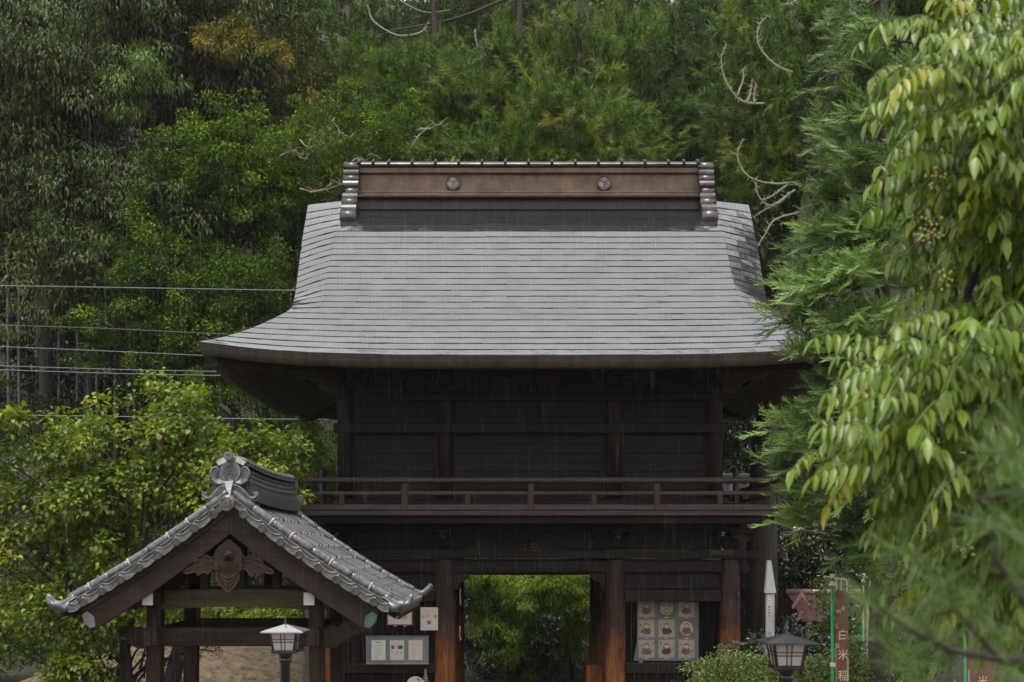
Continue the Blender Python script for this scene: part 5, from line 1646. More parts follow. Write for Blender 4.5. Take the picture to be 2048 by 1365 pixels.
# ------------------------------------------------------------------ rounded bright evergreens left of the roof
broad_tree('round_evergreen', 'olive green rounded tree above the left roof corner', [(560,160,110,60),(640,190,50,60),(500,230,90,60),(580,250,90,50),(470,150,50,40),(520,110,80,40)], 35, 2.0, OLIVE, 375, 103, .39, .10, .045, foot=(-6.8,37), trunk_r=.25, seed=31, droop=.2, tint=(.50,.16,.16))
broad_tree('yellowing_tree', 'yellowing tree top high on the left', [(480,80,40,35),(520,100,25,30),(450,70,30,20)], 32.3, .6, GOLD, 64, 80, .28, .14, .033, bough=8, spread=.3, foot=(-7.6,37.5), trunk_r=.12, seed=32, droop=.6, tint=(.72,.2,.16), nl=4)
broad_tree('round_evergreen', 'bright green tree with yellow shoots at its narrow top', [(430,300,55,60),(450,360,70,60),(520,340,70,70),(430,250,28,34),(500,280,45,40)], 30.8, 1.3, ROUND, 300, 103, .31, .095, .045, foot=(-7.6,34.5), trunk_r=.2, seed=33, droop=.1, tipL=.5, tint=(.42,.16,.15))
broad_tree('round_evergreen', 'bright green bushy tree left of the roof verge', [(560,400,110,80),(500,470,110,70),(350,390,60,50),(400,440,90,60),(590,330,60,50),(560,520,60,70)], 31.5, 1.8, ROUND, 412, 110, .34, .095, .045, foot=(-6.0,33), trunk_r=.24, seed=34, droop=.1, tipL=.22, tint=(.42,.17,.15))
broad_tree('round_evergreen', 'bright green tree hanging over the cables left of the eave', [(330,560,130,50),(270,600,90,50),(400,600,90,60),(340,520,80,30),(300,640,90,40),(440,560,60,40)], 30, 1.6, ROUND, 350, 110, .31, .095, .045, foot=(-7.4,31.5), trunk_r=.22, seed=35, droop=.2, tipL=.22, tint=(.44,.17,.15))
broad_tree('round_evergreen', 'green tree just behind the left eave corner', [(520,580,90,60),(560,640,60,40),(400,690,80,45),(470,660,80,60),(360,710,50,25),(560,700,60,60)], 29.5, 1.5, ROUND, 325, 103, .31, .095, .045, foot=(-6.0,31), trunk_r=.2, seed=36, droop=.2, tipL=.2, tint=(.38,.17,.15))
broad_tree('round_evergreen', 'dark green bush between the tree tops and the gate wall', [(600,860,80,60),(640,920,50,60),(560,820,60,30),(650,1000,40,50),(480,780,70,30)], 28.5, 1.2, ROUND, 212, 89, .28, .09, .042, foot=(-4.9,29.4), trunk_r=.14, seed=37, droop=.2, tipL=.2, tint=(.26,.14,.13))
broad_tree('dark_bush', 'dark bush at the left edge below the cables', [(60,850,100,40),(20,810,60,30),(150,880,60,40)], 31, 1.0, OAK, 70, 94, .42, .13, .05, foot=(-12.6,32), trunk_r=.1, seed=38, droop=.5, tint=(.30,.15,.14), nl=4, cat='bush')

# ------------------------------------------------------------------ lichen branched tree above the left ridge end
broad_tree('lichen_tree', 'small leaved tree with pale lichen branches above the left ridge end', [(700,270,110,40),(630,300,45,40),(760,240,70,40),(860,252,50,16),(680,340,60,30),(650,380,40,30),(780,290,60,40)], 29.5, 1.3, ROUND, 262, 89, .26, .085, .04, foot=(-4.2,31), trunk_r=.16, seed=41, droop=.15, tipL=.1, tint=(.52,.14,.14))
lt = [o for o in COL.objects if o.name.startswith('lichen_tree')][0]
for pts in ([(560,312),(585,302),(605,310),(625,300)],[(600,280),(615,295),(640,290),(650,300)],[(640,220),(660,245),(680,265),(700,275)],[(620,385),(650,380),(680,370),(700,365)],[(600,378),(630,384),(660,372)],[(820,300),(835,275),(850,262),(880,250)],[(840,258),(862,258),(870,250)],[(590,300),(600,315),(615,318)],[(700,330),(715,318),(730,322),(745,310)],[(610,250),(640,262),(660,280)]):
    q = [P(x, y, 28.3+.2*math.sin(x)) for x, y in pts]
    MB().tube(smoothed(q, 4), list(np.linspace(.024,.008,(len(q)-1)*4+1)), 6).build('lichen_branch', LICHEN, lt, True)
    for j in range(1, len(pts)):
        for s in range(3):
            a = q[j]; b = a+Vector((rb.uniform(-.25,.25), rb.uniform(-.1,.1), rb.uniform(-.1,.25)))
            MB().tube([a, a.lerp(b,.5)+Vector((0,0,.03)), b], [.014,.011,.006], 5).build('lichen_twig', LICHEN, lt)

# ------------------------------------------------------------------ cedars behind the ridge
cedar_tree('cedar', 'bright tufted cedar above the middle of the left ridge half', [(850,180,90,60),(900,240,80,50),(830,260,60,40),(880,130,50,40),(780,200,50,40)], 36, 1.8, CED, 150, 453, .60, (-2.6,38), 24, seed=51, W=.0224)
cedar_tree('cedar', 'bright tufted cedar above the centre of the ridge', [(1010,170,90,60),(1060,220,80,60),(990,240,70,50),(960,290,60,40),(1090,110,50,60)], 35, 1.8, CED, 160, 453, .60, (.1,37), 24, seed=52, W=.0224, tint=(.50,.2,.12))
cedar_tree('cedar', 'lower tufted cedar touching the centre of the ridge', [(1120,270,80,60),(1090,310,90,40),(1180,240,70,50),(1200,300,70,40),(1010,310,70,30)], 33, 1.5, CED, 150, 453, .56, (1.8,34.5), 20, seed=53, W=.0217, tint=(.54,.17,.12))
cedar_tree('cedar', 'tufted cedar above the right crest', [(1240,240,80,60),(1250,290,80,50),(1160,150,70,60),(1220,130,70,70),(1300,300,50,50)], 37, 1.8, CED, 170, 410, .62, (3.5,39), 26, seed=54, W=.0224, tint=(.46,.2,.12))
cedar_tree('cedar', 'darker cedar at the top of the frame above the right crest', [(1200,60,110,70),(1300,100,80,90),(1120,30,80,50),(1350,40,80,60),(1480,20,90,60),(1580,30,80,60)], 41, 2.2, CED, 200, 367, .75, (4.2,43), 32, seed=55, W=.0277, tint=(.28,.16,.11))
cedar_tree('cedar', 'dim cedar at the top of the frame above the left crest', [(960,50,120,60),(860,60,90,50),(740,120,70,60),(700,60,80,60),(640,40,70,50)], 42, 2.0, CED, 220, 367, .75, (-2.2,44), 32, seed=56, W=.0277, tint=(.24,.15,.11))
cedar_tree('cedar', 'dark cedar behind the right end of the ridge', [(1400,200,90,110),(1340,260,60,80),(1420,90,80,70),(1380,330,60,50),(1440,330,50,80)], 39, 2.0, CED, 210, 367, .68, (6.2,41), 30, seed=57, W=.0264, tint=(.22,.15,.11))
cedar_tree('cedar', 'cedar with lichen hung boughs right of the roof', [(1590,90,110,60),(1540,160,70,50),(1600,200,80,60),(1500,230,50,40),(1560,270,80,60),(1640,60,80,60),(1560,350,60,50)], 27, 1.5, CED, 210, 453, .44, (6.9,28.5), 18, seed=58, W=.0171, tint=(.46,.19,.12))
cedar_tree('cedar', 'cedar tinted dark for shade low behind the right roof verge', [(1540,440,60,60),(1520,540,50,60),(1600,420,60,60),(1570,500,50,60)], 28.5, 1.2, CED, 110, 388, .44, (6.6,30), 12, seed=59, W=.0171, tint=(.20,.13,.11))  # low tint puts the shade into the leaf colour
cedar_tree('cedar', 'small bright cedar poking up left of the ridge centre trees', [(700,130,40,30),(690,150,45,25),(730,160,40,30)], 37, .7, CED, 40, 453, .5, (-5.0,39), 16, seed=60, W=.0224, tint=(.40,.15,.12))
# lichen hung bare boughs
lt = [o for o in COL.objects if o.get('label','') == 'cedar with lichen hung boughs right of the roof'][0]
boughs = [[(1452,90),(1443,115),(1447,150),(1465,185),(1490,205),(1530,208)],[(1534,32),(1517,55),(1516,85),(1530,110),(1555,133),(1585,145)],[(1486,280),(1475,305),(1482,335),(1505,358),(1550,368),(1600,364)],[(1510,358),(1516,390),(1535,410),(1560,405),(1580,385)],[(1507,435),(1530,420),(1556,405),(1590,380)],[(1565,10),(1580,8),(1595,0),(1610,-10)],[(1520,400),(1540,395),(1575,370)],[(1510,500),(1530,470),(1550,440),(1600,425)],[(1486,140),(1486,160),(1474,194)],[(1504,165),(1501,185),(1494,206)],[(1512,170),(1509,188),(1508,207)]]
for pts in boughs:
    q = [P(x, y, 25.2) for x, y in pts]; n_ = (len(q)-1)*5+1
    MB().tube(smoothed(q, 5), list(np.linspace(.009,.026,n_)), 7).build('lichen_bough', LICHEN, lt, True)
    tw_ = MB()
    for v in smoothed(q, 5)[::2]:
        for s in range(3):
            a = v; b = a+Vector((rb.uniform(-.09,.09), rb.uniform(-.05,.05), rb.uniform(-.08,.11)))
            tw_.tube([a, b], [.011,.004], 5)
    o = tw_.build('lichen_tufts', LICHEN, lt); o['kind'] = 'stuff'
# bare boughs at the top centre
T = [o for o in COL.objects if o.get('label','') == 'dim cedar at the top of the frame above the left crest'][0]
for pts, r0, r1, m_ in (([(735,12),(745,40),(770,60),(800,72),(840,66),(858,45)], .03,.03,LICHEN),([(780,62),(880,45),(940,28),(1005,2),(1060,-10)], .03,.07,BARK),([(805,4),(830,18),(860,26),(900,20)], .018,.02,LICHEN),([(950,60),(952,80),(958,100)], .03,.02,LICHEN),([(1010,98),(1040,70),(1065,52)], .02,.05,BARK),([(1022,105),(1045,75),(1068,55)], .02,.045,BARK)):
    q = [P(x, y, 38.5) for x, y in pts]; n_ = (len(q)-1)*5+1
    MB().tube(smoothed(q, 5), list(np.linspace(r0,r1,n_)), 7).build('bough', m_, T, True)
broad_tree('dead_sprig', 'small rust red dead sprig hanging among the cedars at top', [(912,80,10,12)], 38.3, .2, REDL, 6, 60, .16, .12, .025, bough=2, spread=.10, foot=(-1.9,40), trunk_r=.05, seed=62, droop=.8, nl=1, cat='foliage')
# ------------------------------------------------------------------ leafy broadleaf tree behind the pavilion, left
def katsura():
    rng = np.random.default_rng(71); D = 17.4
    ells = [(330,765,50,34),(130,805,50,34),(170,880,100,48),(50,880,80,45),(440,840,100,46),(330,870,130,70),(480,860,80,52),(530,920,50,60),(560,990,38,40),(250,960,170,90),(90,980,120,100),(430,950,110,80),(330,1060,120,80),(120,1110,120,90),(50,1220,90,110),(200,1180,80,70),(150,1270,80,60),(280,1230,70,40),(90,1320,80,50)]
    c, out = in_ellipses(ells, 480, D, .8, rng, 0, 8, .27)
    base = (-5.75, 17.6, gz(-5.75,17.6)-.05)
    T = root('broadleaf_tree', base, 'bright yellow green broadleaf tree behind the tiled pavilion at left', 'tree')
    # several stems
    for (fx, tx, ty) in ((-5.9,330,800),(-5.55,200,880),(-6.2,90,900),(-5.3,480,880)):
        q = P(tx, ty, D)
        mb = MB(); pts = smoothed([(fx, 17.6, base[2]), (fx+(q.x-fx)*.25, 17.6, 1.5), (fx+(q.x-fx)*.6, 17.5, 3.0), (q.x, 17.4, q.z)], 5)
        mb.tube(pts, list(np.linspace(.085,.012,len(pts))), 9); mb.build('trunk', BARK, T, True)
    for j in rng.choice(len(c), 70, replace=False):
        q = Vector(c[j]); s = Vector((base[0]+(q.x-base[0])*.45, 17.55, max(1.2, q.z-.9)))
        mb = MB(); limb(mb, s, q, .022, .005, rng, .05, 6, 5); mb.build('branch', BARK, T, True)
    lo = clump_leaves(c, out, 54, .26, .082, .060, rng, droop=.35, flat=.7, six=True, tipL=.12, tint=(.54,.16,.16), curl=.2)
    leaf_object('crown', KATS, T, [lo])
    # a few turned brown and red leaves
    k = rng.choice(len(c), 14, replace=False)
    leaf_object('dry_leaves', REDL, T, [clump_leaves(c[k]-np.array([0,.3,0]), out[k], 1, .3, .09, .05, rng, droop=.7, tint=(.8,.2,.1))])
katsura()
# trunks of other trees under the pavilion eave
for (px, D, r, lab) in ((345,18.8,.13,'leaning dark trunk behind the front left pavilion post'),(255,18.5,.085,'slim mottled trunk left of the pavilion')):
    f = P(px, 1365, D)
    T = root('tree_trunk', (f.x, D, gz(f.x, D)-.1), lab, 'tree')
    q = P(px+(50 if px > 300 else -18), 1120, D)
    MB().tube(smoothed([(f.x-.1, D, 0), (f.x, D, 1.0), ((f.x+q.x)/2, D, 1.9), (q.x, D, q.z)], 5), list(np.linspace(r*1.2, r*.7, 16)), 10).build('trunk', M('mossy bark', (.085,.082,.062), (.03,.026,.02), 16, .85, bmp=.8, bscale=30, dist=.03), T, True)
broad_tree('sparse_bush', 'sparse fine leaved bush under the left end of the pavilion', [(250,1330,90,30),(330,1300,60,40),(220,1360,70,25),(300,1350,60,30)], 18.2, .5, OLIVE, 70, 50, .22, .045, .022, foot=(-5.6,18.3), trunk_r=.03, seed=72, droop=.2, tint=(.28,.16,.15), cat='bush', nl=16, bough=8, spread=.25)
broad_tree('yellow_green_hedge', 'yellow green hedge seen through the pavilion posts', [(480,1232,120,14),(380,1225,60,16),(560,1230,60,14),(300,1215,40,20)], 24.5, .8, KATS, 110, 70, .24, .08, .05, foot=(-5.4,25), trunk_r=.05, seed=73, droop=.6, tint=(.66,.14,.15), cat='hedge', nl=4, bough=8, spread=.3)
broad_tree('green_thicket', 'green thicket on the bank behind the pavilion', [(430,1270,150,25),(560,1290,60,22),(330,1262,60,30),(260,1245,60,50),(500,1200,120,30)], 26.5, .9, ROUND, 170, 90, .32, .085, .045, foot=(-6.2,27), trunk_r=.07, seed=74, droop=.3, tint=(.40,.16,.15), cat='bush', nl=5)
broad_tree('green_thicket', 'dim green thicket behind the far left of the pavilion roof', [(230,1180,120,60),(60,1250,120,90),(30,1120,100,90),(330,1130,120,60)], 28, 1.2, ROUND, 220, 100, .40, .10, .05, foot=(-9.5,28.8), trunk_r=.09, seed=75, droop=.3, tint=(.30,.15,.15), cat='bush', nl=5)
broad_tree('green_thicket', 'dark thicket between the pavilion ridge and the gate wall', [(630,960,60,60),(640,900,40,40),(600,1030,60,60),(650,1060,40,40)], 26.5, .8, ROUND, 110, 100, .32, .085, .045, foot=(-4.3,27), trunk_r=.07, seed=76, droop=.3, tint=(.34,.16,.15), cat='bush', nl=4)

# ------------------------------------------------------------------ trees seen through the passage
broad_tree('passage_tree', 'bright drooping tree framed by the left of the gate passage', [(990,1180,70,40),(960,1160,60,30),(1020,1240,30,50),(960,1250,30,40),(1040,1190,40,50),(1010,1290,18,20)], 28.6, .8, ROUND, 100, 120, .32, .12, .032, foot=(-.62,29.3), trunk_r=.2, seed=81, droop=.8, tint=(.82,.13,.12), nl=6, bough=7, spread=.30)
broad_tree('passage_tree', 'bright drooping tree framed by the right of the gate passage', [(1130,1170,60,40),(1150,1230,30,50),(1100,1170,50,40),(1145,1280,16,26),(1180,1165,40,30),(1170,1200,30,40)], 28.2, .7, ROUND, 100, 120, .30, .12, .032, foot=(1.5,28.9), trunk_r=.08, seed=82, droop=.8, tint=(.86,.13,.12), nl=6, bough=7, spread=.28)
broad_tree('passage_backdrop', 'dark undergrowth behind the gate passage', [(1060,1210,160,60),(1060,1290,160,50)], 30.8, .7, CAM, 230, 90, .40, .12, .055, bough=8, spread=.35, foot=(.6,31.5), trunk_r=.1, seed=83, droop=.4, tint=(.42,.2,.16), cat='bush', nl=4)
broad_tree('passage_undergrowth', 'low weeds on the ground behind the gate passage', [(1120,1320,90,14),(990,1330,90,12),(1060,1345,150,12)], 29.0, .9, CAM, 120, 60, .24, .10, .04, foot=(.7,29.2), trunk_r=.02, seed=84, droop=.4, tint=(.5,.2,.16), cat='weeds', nl=2)

# ------------------------------------------------------------------ right side behind the lamp
cedar_tree('old_cedar', 'thick dark cedar trunk just right of the gate corner, crown above', [(1880,-290,70,90),(1860,-110,80,110),(1740,60,100,110),(1800,250,90,120),(1660,330,60,60)], 25.6, 1.8, CED, 170, 450, .60, (P(1526,0,25.0).x, 25.0), 17, trunk_r=.34, seed=96, W=.028, tint=(.24,.15,.11), trunk_pts=[(5.22,25,-.1),(5.22,25,4),(5.5,25,7),(6.6,25.2,12),(7.4,25.4,17)])
broad_tree('dark_camellia', 'dark leaves between the gate corner post and the near cedar', [(1500,850,60,90),(1560,800,60,60),(1480,950,40,50),(1540,930,50,50)], 28, 1.0, CAM, 200, 90, .36, .10, .055, foot=(5.6,29), trunk_r=.1, seed=90, droop=.3, tint=(.42,.2,.16), bough=10, spread=.4)
broad_tree('camellia', 'dark glossy camellia behind the white memorial post', [(1640,1110,100,40),(1620,1160,110,40),(1700,1150,80,60),(1600,1100,60,40),(1760,1100,80,60)], 26.5, 1.0, CAM, 260, 110, .36, .09, .055, foot=(7.3,27), trunk_r=.12, seed=91, droop=.2, six=False, tint=(.44,.22,.2))
broad_tree('garden_shrub', 'green shrub with yellow shoots left of the red banner', [(1655,1280,50,38),(1630,1310,60,30),(1700,1275,45,50),(1665,1235,26,24),(1672,1195,12,12)], 19.0, .7, SHRUB, 130, 100, .26, .06, .035, foot=(4.9,19.4), trunk_r=.05, seed=92, droop=.1, tipL=.28, tint=(.24,.16,.15), cat='shrub', nl=6, bough=8, spread=.22)
broad_tree('dark_shrub', 'dark shrub behind the base of the lamp at right', [(1600,1320,90,40),(1700,1330,80,40),(1560,1290,50,30),(1780,1310,100,50)], 16.5, .6, CAM, 120, 90, .28, .07, .04, foot=(4.3,16.8), trunk_r=.04, seed=93, droop=.2, tint=(.40,.2,.18), cat='shrub', nl=4, bough=8, spread=.3)
broad_tree('azalea_bush', 'bright small leaved bush at the foot of the right gate pillar', [(1500,1350,80,28),(1480,1335,45,18),(1550,1342,45,24),(1430,1368,50,12),(1520,1370,110,18)], 13.0, .5, SHRUB, 200, 75, .16, .032, .019, foot=(2.45,13.2), trunk_r=.03, seed=94, droop=.05, tipL=.12, tint=(.56,.18,.17), cat='bush', nl=22, bough=8, spread=.19)
broad_tree('azalea_bush', 'bright small leaved bush around the lamp post at right', [(1620,1352,60,22),(1690,1350,60,24),(1555,1345,25,22),(1760,1345,60,20)], 12.4, .4, SHRUB, 130, 75, .16, .032, .019, foot=(3.2,12.6), trunk_r=.03, seed=95, droop=.05, tipL=.12, tint=(.54,.18,.17), cat='bush', nl=14, bough=8, spread=.19)
# ------------------------------------------------------------------ near cedar, right
def near_cedar():
    rng = np.random.default_rng(101); D = 12.0
    fx = P(1775, 0, D).x
    T = root('near_cedar', (fx, D+.2, 0), 'tall bright cedar with feathery boughs in front of the right roof end', 'tree')
    ztop = P(0, -160, D).z
    MB().tube([(fx+.02*math.sin(k*1.7), D+.2, z) for k, z in enumerate(np.linspace(0, ztop, 14))], list(np.linspace(.13,.045,14)), 12).build('trunk', BARKC, T, True)
    # bough tips (px, py, depth offset) ; each bough leaves the trunk higher up or level and carries sprays
    tips = [(1665,20,0),(1640,105,-.3),(1632,190,-.2),(1615,260,-.4),(1625,300,.3),(1600,345,-.3),(1594,400,0),(1560,470,-.3),(1548,520,.2),(1520,560,-.4),(1560,580,-.8),(1508,640,-.5),(1530,700,-.7),(1590,690,-1.0),(1640,640,-1.1),(1575,780,-.3),(1600,820,-.8),(1486,860,-.4),(1500,925,-.6),(1530,900,-.9),(1530,985,-.5),(1525,1040,-.3),(1600,1000,-1.0),(1660,930,-1.2),(1640,1040,-.6),(1700,540,-1.3),(1690,430,-1.2),(1680,330,-1.1),(1720,230,-1.1),(1700,130,-1.0),(1740,60,-1.0),(1760,640,-1.3),(1720,780,-1.3),(1740,980,-1.2),(1660,870,-.9),(1780,460,-1.3),(1790,300,-1.2),(1800,150,-1.2),(1850,560,-1.0),(1850,900,-1.0),(1820,1040,-.8),(1880,1010,-.3),(1900,420,-.6),(1900,240,-.6),(1700,1080,-.3),(1745,1090,-.8),(1640,480,-.7),(1620,560,-1.0),(1690,700,-1.2),(1720,1130,-.5)]
    ch = []
    main_p, main_d, main_L, main_t = [], [], [], []
    for (px, py, dd) in tips:
        px += 60*max(0, min(1, (1720-px)/120))
        tip = np.array(P(px, py, D+dd))
        L = np.hypot(tip[0]-fx, tip[1]-(D+.2))
        st = np.array([fx, D+.2, tip[2]+.10+.22*L])
        mid = st*.45+tip*.55-np.array([0,0,.10*L])
        pts = [st, mid, tip]
        mb = MB(); mb.tube(smoothed(pts, 6), list(np.linspace(.020,.004,13)), 6); mb.build('bough', BARKC, T, True)
        bt = rng.normal(.62,.13)
        hd = nrm((tip-mid)[None])[0]
        n = int(22+L*19)
        u = .22+.78*rng.random(n)**.75
        q = np.stack([(1-a)**2*st+2*a*(1-a)*mid+a*a*tip for a in u])
        q += rng.normal(size=(n,3))*np.array([.10,.14,.07])*(.35+u[:,None]*.5)
        lat = nrm(np.cross(hd, UP)[None])[0]
        sd = hd*(.75)+lat*rng.choice([-1,1], n)[:,None]*rng.uniform(.1,.95, n)[:,None]+UP*rng.normal(.28,.32,n)[:,None]+rng.normal(size=(n,3))*.15
        main_p.append(q); main_d.append(nrm(sd)); main_L.append(rng.uniform(.20,.38,n)*(.75+.25*u)); main_t.append(np.clip(bt-.12+.26*u+rng.normal(0,.07,n), 0, 1.0))
    p = np.concatenate(main_p); d = np.concatenate(main_d); L = np.concatenate(main_L); t = np.concatenate(main_t)
    N = len(p)
    # each spray: a drooping axis with alternating side twigs that curve up at the tips
    m = 22
    k = np.repeat(np.arange(N), m); s = np.tile(np.linspace(.05, .96, m), N)
    axis = p[k]+d[k]*(L[k]*s)[:,None]-UP*(L[k]*.16*s*s)[:,None]
    side = nrm(np.cross(d, UP+rng.normal(size=(N,3))*.35))[k]*np.where(np.arange(len(k))%2, 1, -1)[:,None]
    td = nrm(d[k]*1.0+side*(.95-.45*s)[:,None]-UP*(.05+.3*rng.random(len(k)))[:,None]+rng.normal(size=(len(k),3))*.18)
    tl = L[k]*(.46-.22*s)*(.75+.5*rng.random(len(k)))
    face = nrm(np.array([0,-1,.55])+rng.normal(size=(len(k),3))*.4)
    bend = UP*.35-td*.0+d[k]*.25
    v, tri = ribbons(axis, td, tl, .0105*(.8+.4*rng.random(len(k))), face, bend)
    ch.append((v, tri, t[k]-.08+.18*s+rng.normal(0,.06,len(k))))
    # short needles along the twigs give the ropy outline
    e = rng.integers(0, len(k), len(k)*2)
    uu = rng.random(len(e))
    np_ = axis[e]+td[e]*(tl[e]*uu)[:,None]+bend[e]*(tl[e]*.5*uu*uu)[:,None]
    nd = td[e]*.9+nrm(rng.normal(size=(len(e),3)))*.8
    v2, tri2 = slivers(np_, nd, .028*(.7+.6*rng.random(len(e))), .0065, face[e])
    ch.append((v2, tri2, t[k][e]+.05+.15*uu))
    leaf_object('foliage', NEARC, T, ch)
    # browned hanging spray beside the trunk
    rng2 = np.random.default_rng(5); n = 60
    u = rng2.random(n)
    q = np.stack([np.array(P(1762-38*a+rng2.normal()*6, 1105+120*a, D-.3)) for a in u])
    dd = nrm(np.stack([np.full(n,-.35)+rng2.normal(size=n)*.25, rng2.normal(size=n)*.2, np.full(n,-1.0)], 1))
    v, tri = ribbons(q, dd, .14, .012, np.tile([0,-1,.2],(n,1)), UP[None]*.1)
    leaf_object('browned_spray', leafmat('browned cedar', (.07,.05,.015), (.12,.10,.025), (.17,.15,.035), (.2,.2,.05), .5, .2), T, [(v, tri, rng2.random(n))])
near_cedar()

# ------------------------------------------------------------------ pinnate leaved tree at the right edge
def ash_tree():
    rng = np.random.default_rng(111); D = 5.2
    ells = [(e_[0]+75,)+tuple(e_[1:]) for e_ in [(1910,60,130,65,.3),(1960,140,130,80,0),(1870,140,90,45,-.2),(1910,230,100,50,.1),(1840,300,50,35,-.2),(1880,330,90,55,0),(1990,300,90,90,.2),(1960,430,110,80,.1),(2010,560,80,90,.2),(1920,520,70,50,.4),(1890,650,120,45,0),(1780,670,70,35,-.2),(1800,740,100,45,-.2),(1880,740,120,70,.1),(1760,820,80,50,-.3),(1840,830,100,55,-.1),(1720,870,50,36,-.3),(1790,890,70,45,-.2),(1950,800,110,80,.2),(1900,900,90,60,.1),(1990,950,80,80,.2),(1930,1010,70,60,.3),(1970,1080,90,60,.3),(1890,1110,60,50,.4),(1900,1170,50,50,.4),(1990,1160,70,60,.4),(2030,60,60,90,.4),(2030,760,50,120,.3),(1800,930,40,40,0)]]
    c, out = in_ellipses(ells, 1000, D, .45, rng, 0, 5, .10)
    base = (3.1, 5.6, 0)
    T = root('pinnate_leaved_tree', base, 'yellow green tree with feathery compound leaves hanging in from the right', 'tree')
    MB().tube(smoothed([(3.1,5.7,0),(3.05,5.7,1.5),(3.0,5.6,3.2),(2.9,5.5,5.8)], 5), list(np.linspace(.13,.05,16)), 12).build('trunk', BARK, T, True)
    for (pts) in ([(2200,950),(2020,800),(1880,700),(1760,640)],[(2200,1000),(2000,930),(1850,860),(1700,840)],[(2200,500),(2050,330),(1920,280),(1820,280)],[(2200,350),(2040,180),(1900,100),(1780,80)],[(2200,700),(2060,600),(1950,520),(1900,470)],[(2250,1150),(2060,1060),(1960,1040),(1900,1090)],[(1960,520),(1905,660),(1850,690)],[(2150,100),(2000,30),(1880,20)]):
        q = [P(x, y, D+.15) for x, y in pts]; n_ = (len(q)-1)*6+1
        MB().tube(smoothed(q, 6), list(np.linspace(.020,.005,n_)), 7).build('branch', BARK, T, True)
    V, Tn = [], []; rach = MB()
    N = len(c)
    for i in range(N):
        o = out[i]
        az = np.array([-abs(rng.normal(.55,.35)) if rng.random() < .72 else rng.normal(.3,.3), -.55*rng.random()-.05, rng.normal(.05,.25)])
        d0 = nrm(az[None])[0]
        L = rng.uniform(.20,.31); n = int(rng.integers(5,8))
        lt = rng.normal(.55,.19)
        if rng.random() < .022: lt += .4
        s = np.linspace(.18, 1.0, n)
        ax = np.stack([c[i]+d0*L*a-UP*L*(.42*a*a) for a in np.concatenate([[0], s])])
        rach.tube([Vector(a) for a in ax], .0022, 4, False)
        tang = nrm(np.gradient(ax, axis=0))[1:]
        sd = nrm(np.cross(tang, UP+rng.normal(size=3)*.25))
        for side in (-1, 1):
            dirs = nrm(tang*.45+sd*side*.75-UP*(.75+.25*rng.random((n,1)))+rng.normal(size=(n,3))*.13)
            ll = rng.uniform(.066,.104)*(.75+.5*np.sin(np.pi*np.clip(s,.1,.95)))
            nn = nrm(UP*.6+sd*side*.7+tang*.25+rng.normal(size=(n,3))*.2+np.array([0,-.25,0]))
            v, tri = leaves6(ax[1:]+rng.normal(size=(n,3))*.004, dirs, nn, ll, ll*.275, .20, .26)
            V.append(v); Tn.append(lt+rng.normal(0,.09,n))
        v, tri = leaves6(ax[-1:], nrm(tang[-1:]-UP*.6), UP[None]+0*tang[-1:], .11, .04, .16, .16)
        V.append(v); Tn.append(np.array([lt]))
    leaf_object('leaves', ASH, T, [(np.concatenate(V), tri, np.concatenate(Tn))])
    o = rach.build('leaf_stalks', M('leaf stalk green', (.13,.16,.04), (.09,.11,.03), 9, .5, bmp=0), T); o['kind'] = 'stuff'
    # berries
    fr = M('yellow green berry', (.36,.34,.09), (.25,.25,.06), 9, .4, bmp=0)
    rg = np.random.default_rng(4)
    for (px, py) in ((1850,455),(1862,470),(1815,300),(1872,350),(1930,1105),(1835,160),(1890,560)):
        mb = MB(); c0 = P(px, py, D-.45)
        for k in range(12):
            q = c0+Vector(rg.normal(size=3))*.022
            mb.lathe([(0,-.006),(.005,-.003),(.006,0),(.005,.003),(0,.006)], q, (0,0,1), 7)
        b = mb.build('berry_cluster', fr, T, True); b['kind'] = 'stuff'
ash_tree()

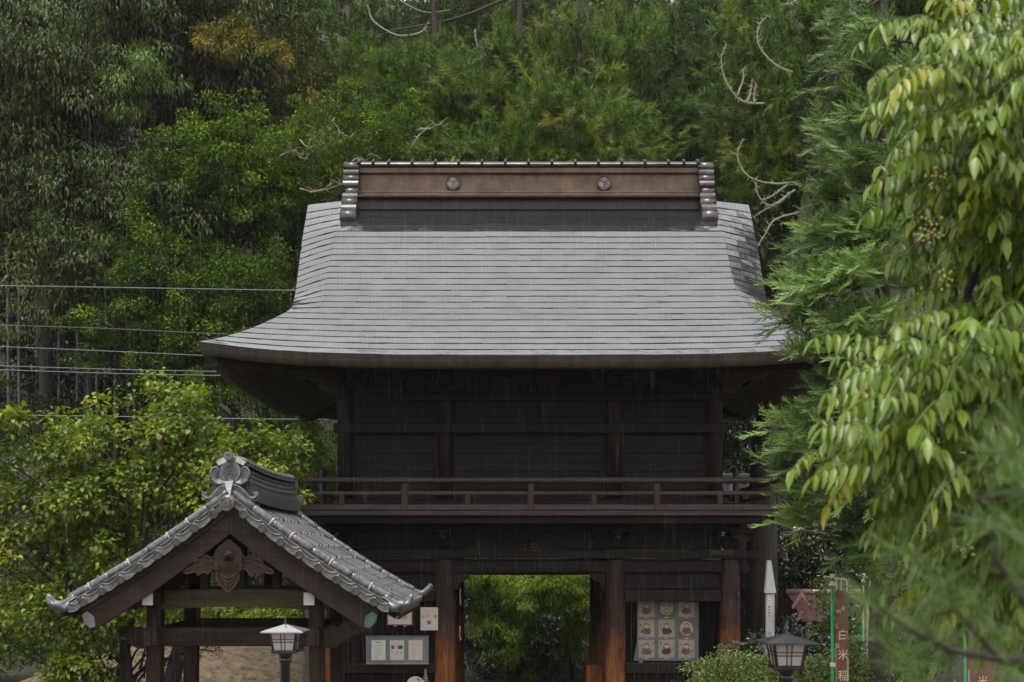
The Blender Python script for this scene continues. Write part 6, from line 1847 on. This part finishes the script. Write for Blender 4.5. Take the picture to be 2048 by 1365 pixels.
# ------------------------------------------------------------------ out of focus pine twigs, lower right
def pine():
    rng = np.random.default_rng(121); D = 2.3
    T = root('pine_tree', (1.6, 2.5, 0), 'blurred foreground pine with long needles at the lower right corner', 'tree')
    MB().tube(smoothed([(1.6,2.5,0),(1.55,2.5,1.5),(1.5,2.5,3.3)], 6), list(np.linspace(.07,.03,13)), 10).build('trunk', BARK, T, True)
    for pts, r in (([(2400,1360),(2150,1330),(2000,1318),(1900,1300),(1850,1270)], .009),([(2150,1330),(2060,1220),(2000,1130),(1980,1060)], .006),([(2000,1318),(1930,1240),(1890,1190)], .005),([(1900,1300),(1820,1260),(1760,1215)], .005),([(2400,1000),(2200,950),(2080,920),(2000,905)], .006),([(2200,950),(2060,980),(1950,1000)], .005),([(2300,1200),(2120,1180),(2040,1150)], .006)):
        q = [P(x, y, D) for x, y in pts]; n_ = (len(q)-1)*6+1
        MB().tube(smoothed(q, 6), list(np.linspace(r*1.4,r*.6,n_)), 7).build('twig', BARK, T, True)
    tufts = [(1745,1205,0),(1820,1110,.0),(1890,1185,-.1),(1850,1265,.0),(1780,1290,.05),(1985,1050,0),(2000,905,0),(2040,970,-.1),(2030,1060,.1),(2040,1150,0),(1960,1230,.0),(2020,1270,.1),(1900,1310,.1),(1830,1340,0),(2040,860,.1),(2035,1340,0)]
    Vs, Ts = [], []
    for (px, py, dd) in tufts:
        n = 62
        c = np.array(P(px, py, D+dd))
        ax = nrm(np.array([[-.55+rng.normal()*.25, rng.normal()*.3-.1, .55+rng.normal()*.25]]))
        base = c+ax*(rng.random((n,1))-.6)*.07
        d = nrm(ax*rng.uniform(.25,1.0,(n,1))+nrm(rng.normal(size=(n,3)))*.95)
        v, tri = slivers(base, d, rng.uniform(.085,.135,n), .0022, nrm(np.array([0,-1,.3])+rng.normal(size=(n,3))*.2))
        Vs.append(v); Ts.append(rng.normal(.5,.16,n)+rng.normal(0,.08))
    leaf_object('needles', PINE, T, [(np.concatenate(Vs), tri, np.concatenate(Ts))])
pine()
# ------------------------------------------------------------------ rain and wet air
def rain():
    rng = np.random.default_rng(9); N = 17000
    D = 8+17*rng.random(N)**.7
    px = rng.uniform(-150, 2200, N); py = rng.uniform(-150, 1500, N)
    X = (px-1024)/F*D; Z = EYE-(py-HY)/F*D
    keep = Z > .2
    # no drops under the roofs
    keep &= ~((np.abs(X-GX) < 4.8) & (D > 18.2) & (Z < 6.1))
    keep &= ~((np.abs(X-KXC) < 2.0) & (D > 13.4) & (D < 16.8) & (Z < 3.9))
    p = np.stack([X, D, Z], 1)[keep]; n = len(p)
    L = rng.uniform(.15, .50, n)[:,None]; r = .00019*(.7+.6*rng.random(n))[:,None]
    ax = np.array([.02, 0, -1.0])
    top = p; bot = p+ax*L; mid = p+ax*L*.6
    a = [np.array([math.cos(t), math.sin(t), 0]) for t in (0, 2.094, 4.189)]
    v = np.stack([top, mid+a[0]*r, mid+a[1]*r, mid+a[2]*r, bot], 1)
    m, t, b = nodes_of('falling rain water')
    b.inputs['Base Color'].default_value = (.60,.61,.62,1); b.inputs['Roughness'].default_value = .2
    tr = t.nodes.new('ShaderNodeBsdfTranslucent'); tr.inputs['Color'].default_value = (.60,.61,.62,1)
    ms = t.nodes.new('ShaderNodeMixShader'); ms.inputs[0].default_value = .5
    t.links.new(b.outputs[0], ms.inputs[1]); t.links.new(tr.outputs[0], ms.inputs[2])
    t.links.new(ms.outputs[0], t.nodes['Material Output'].inputs['Surface'])
    o = leaf_object('rain', m, None, [(v, [(0,1,2),(0,2,3),(0,3,1),(4,2,1),(4,3,2),(4,1,3)], np.zeros(n))])
    o['kind'] = 'stuff'; o['label'] = 'fine falling rain drops in front of the gate and trees'
rain()
hz = MB().box((-145,-65,-2.5), (145,90,66)).build('haze', None)
hz['kind'] = 'stuff'; hz['label'] = 'thin wet air'
m = bpy.data.materials.new('thin wet air'); m.use_nodes = True; t = m.node_tree
t.nodes.clear()
vo = t.nodes.new('ShaderNodeVolumePrincipled'); vo.inputs['Color'].default_value = (.93,.96,.97,1); vo.inputs['Density'].default_value = .00024
mo = t.nodes.new('ShaderNodeOutputMaterial'); t.links.new(vo.outputs[0], mo.inputs['Volume'])
hz.data.materials.append(m)
for o in list(bpy.data.objects):
    if '_b' in o: del o['_b']
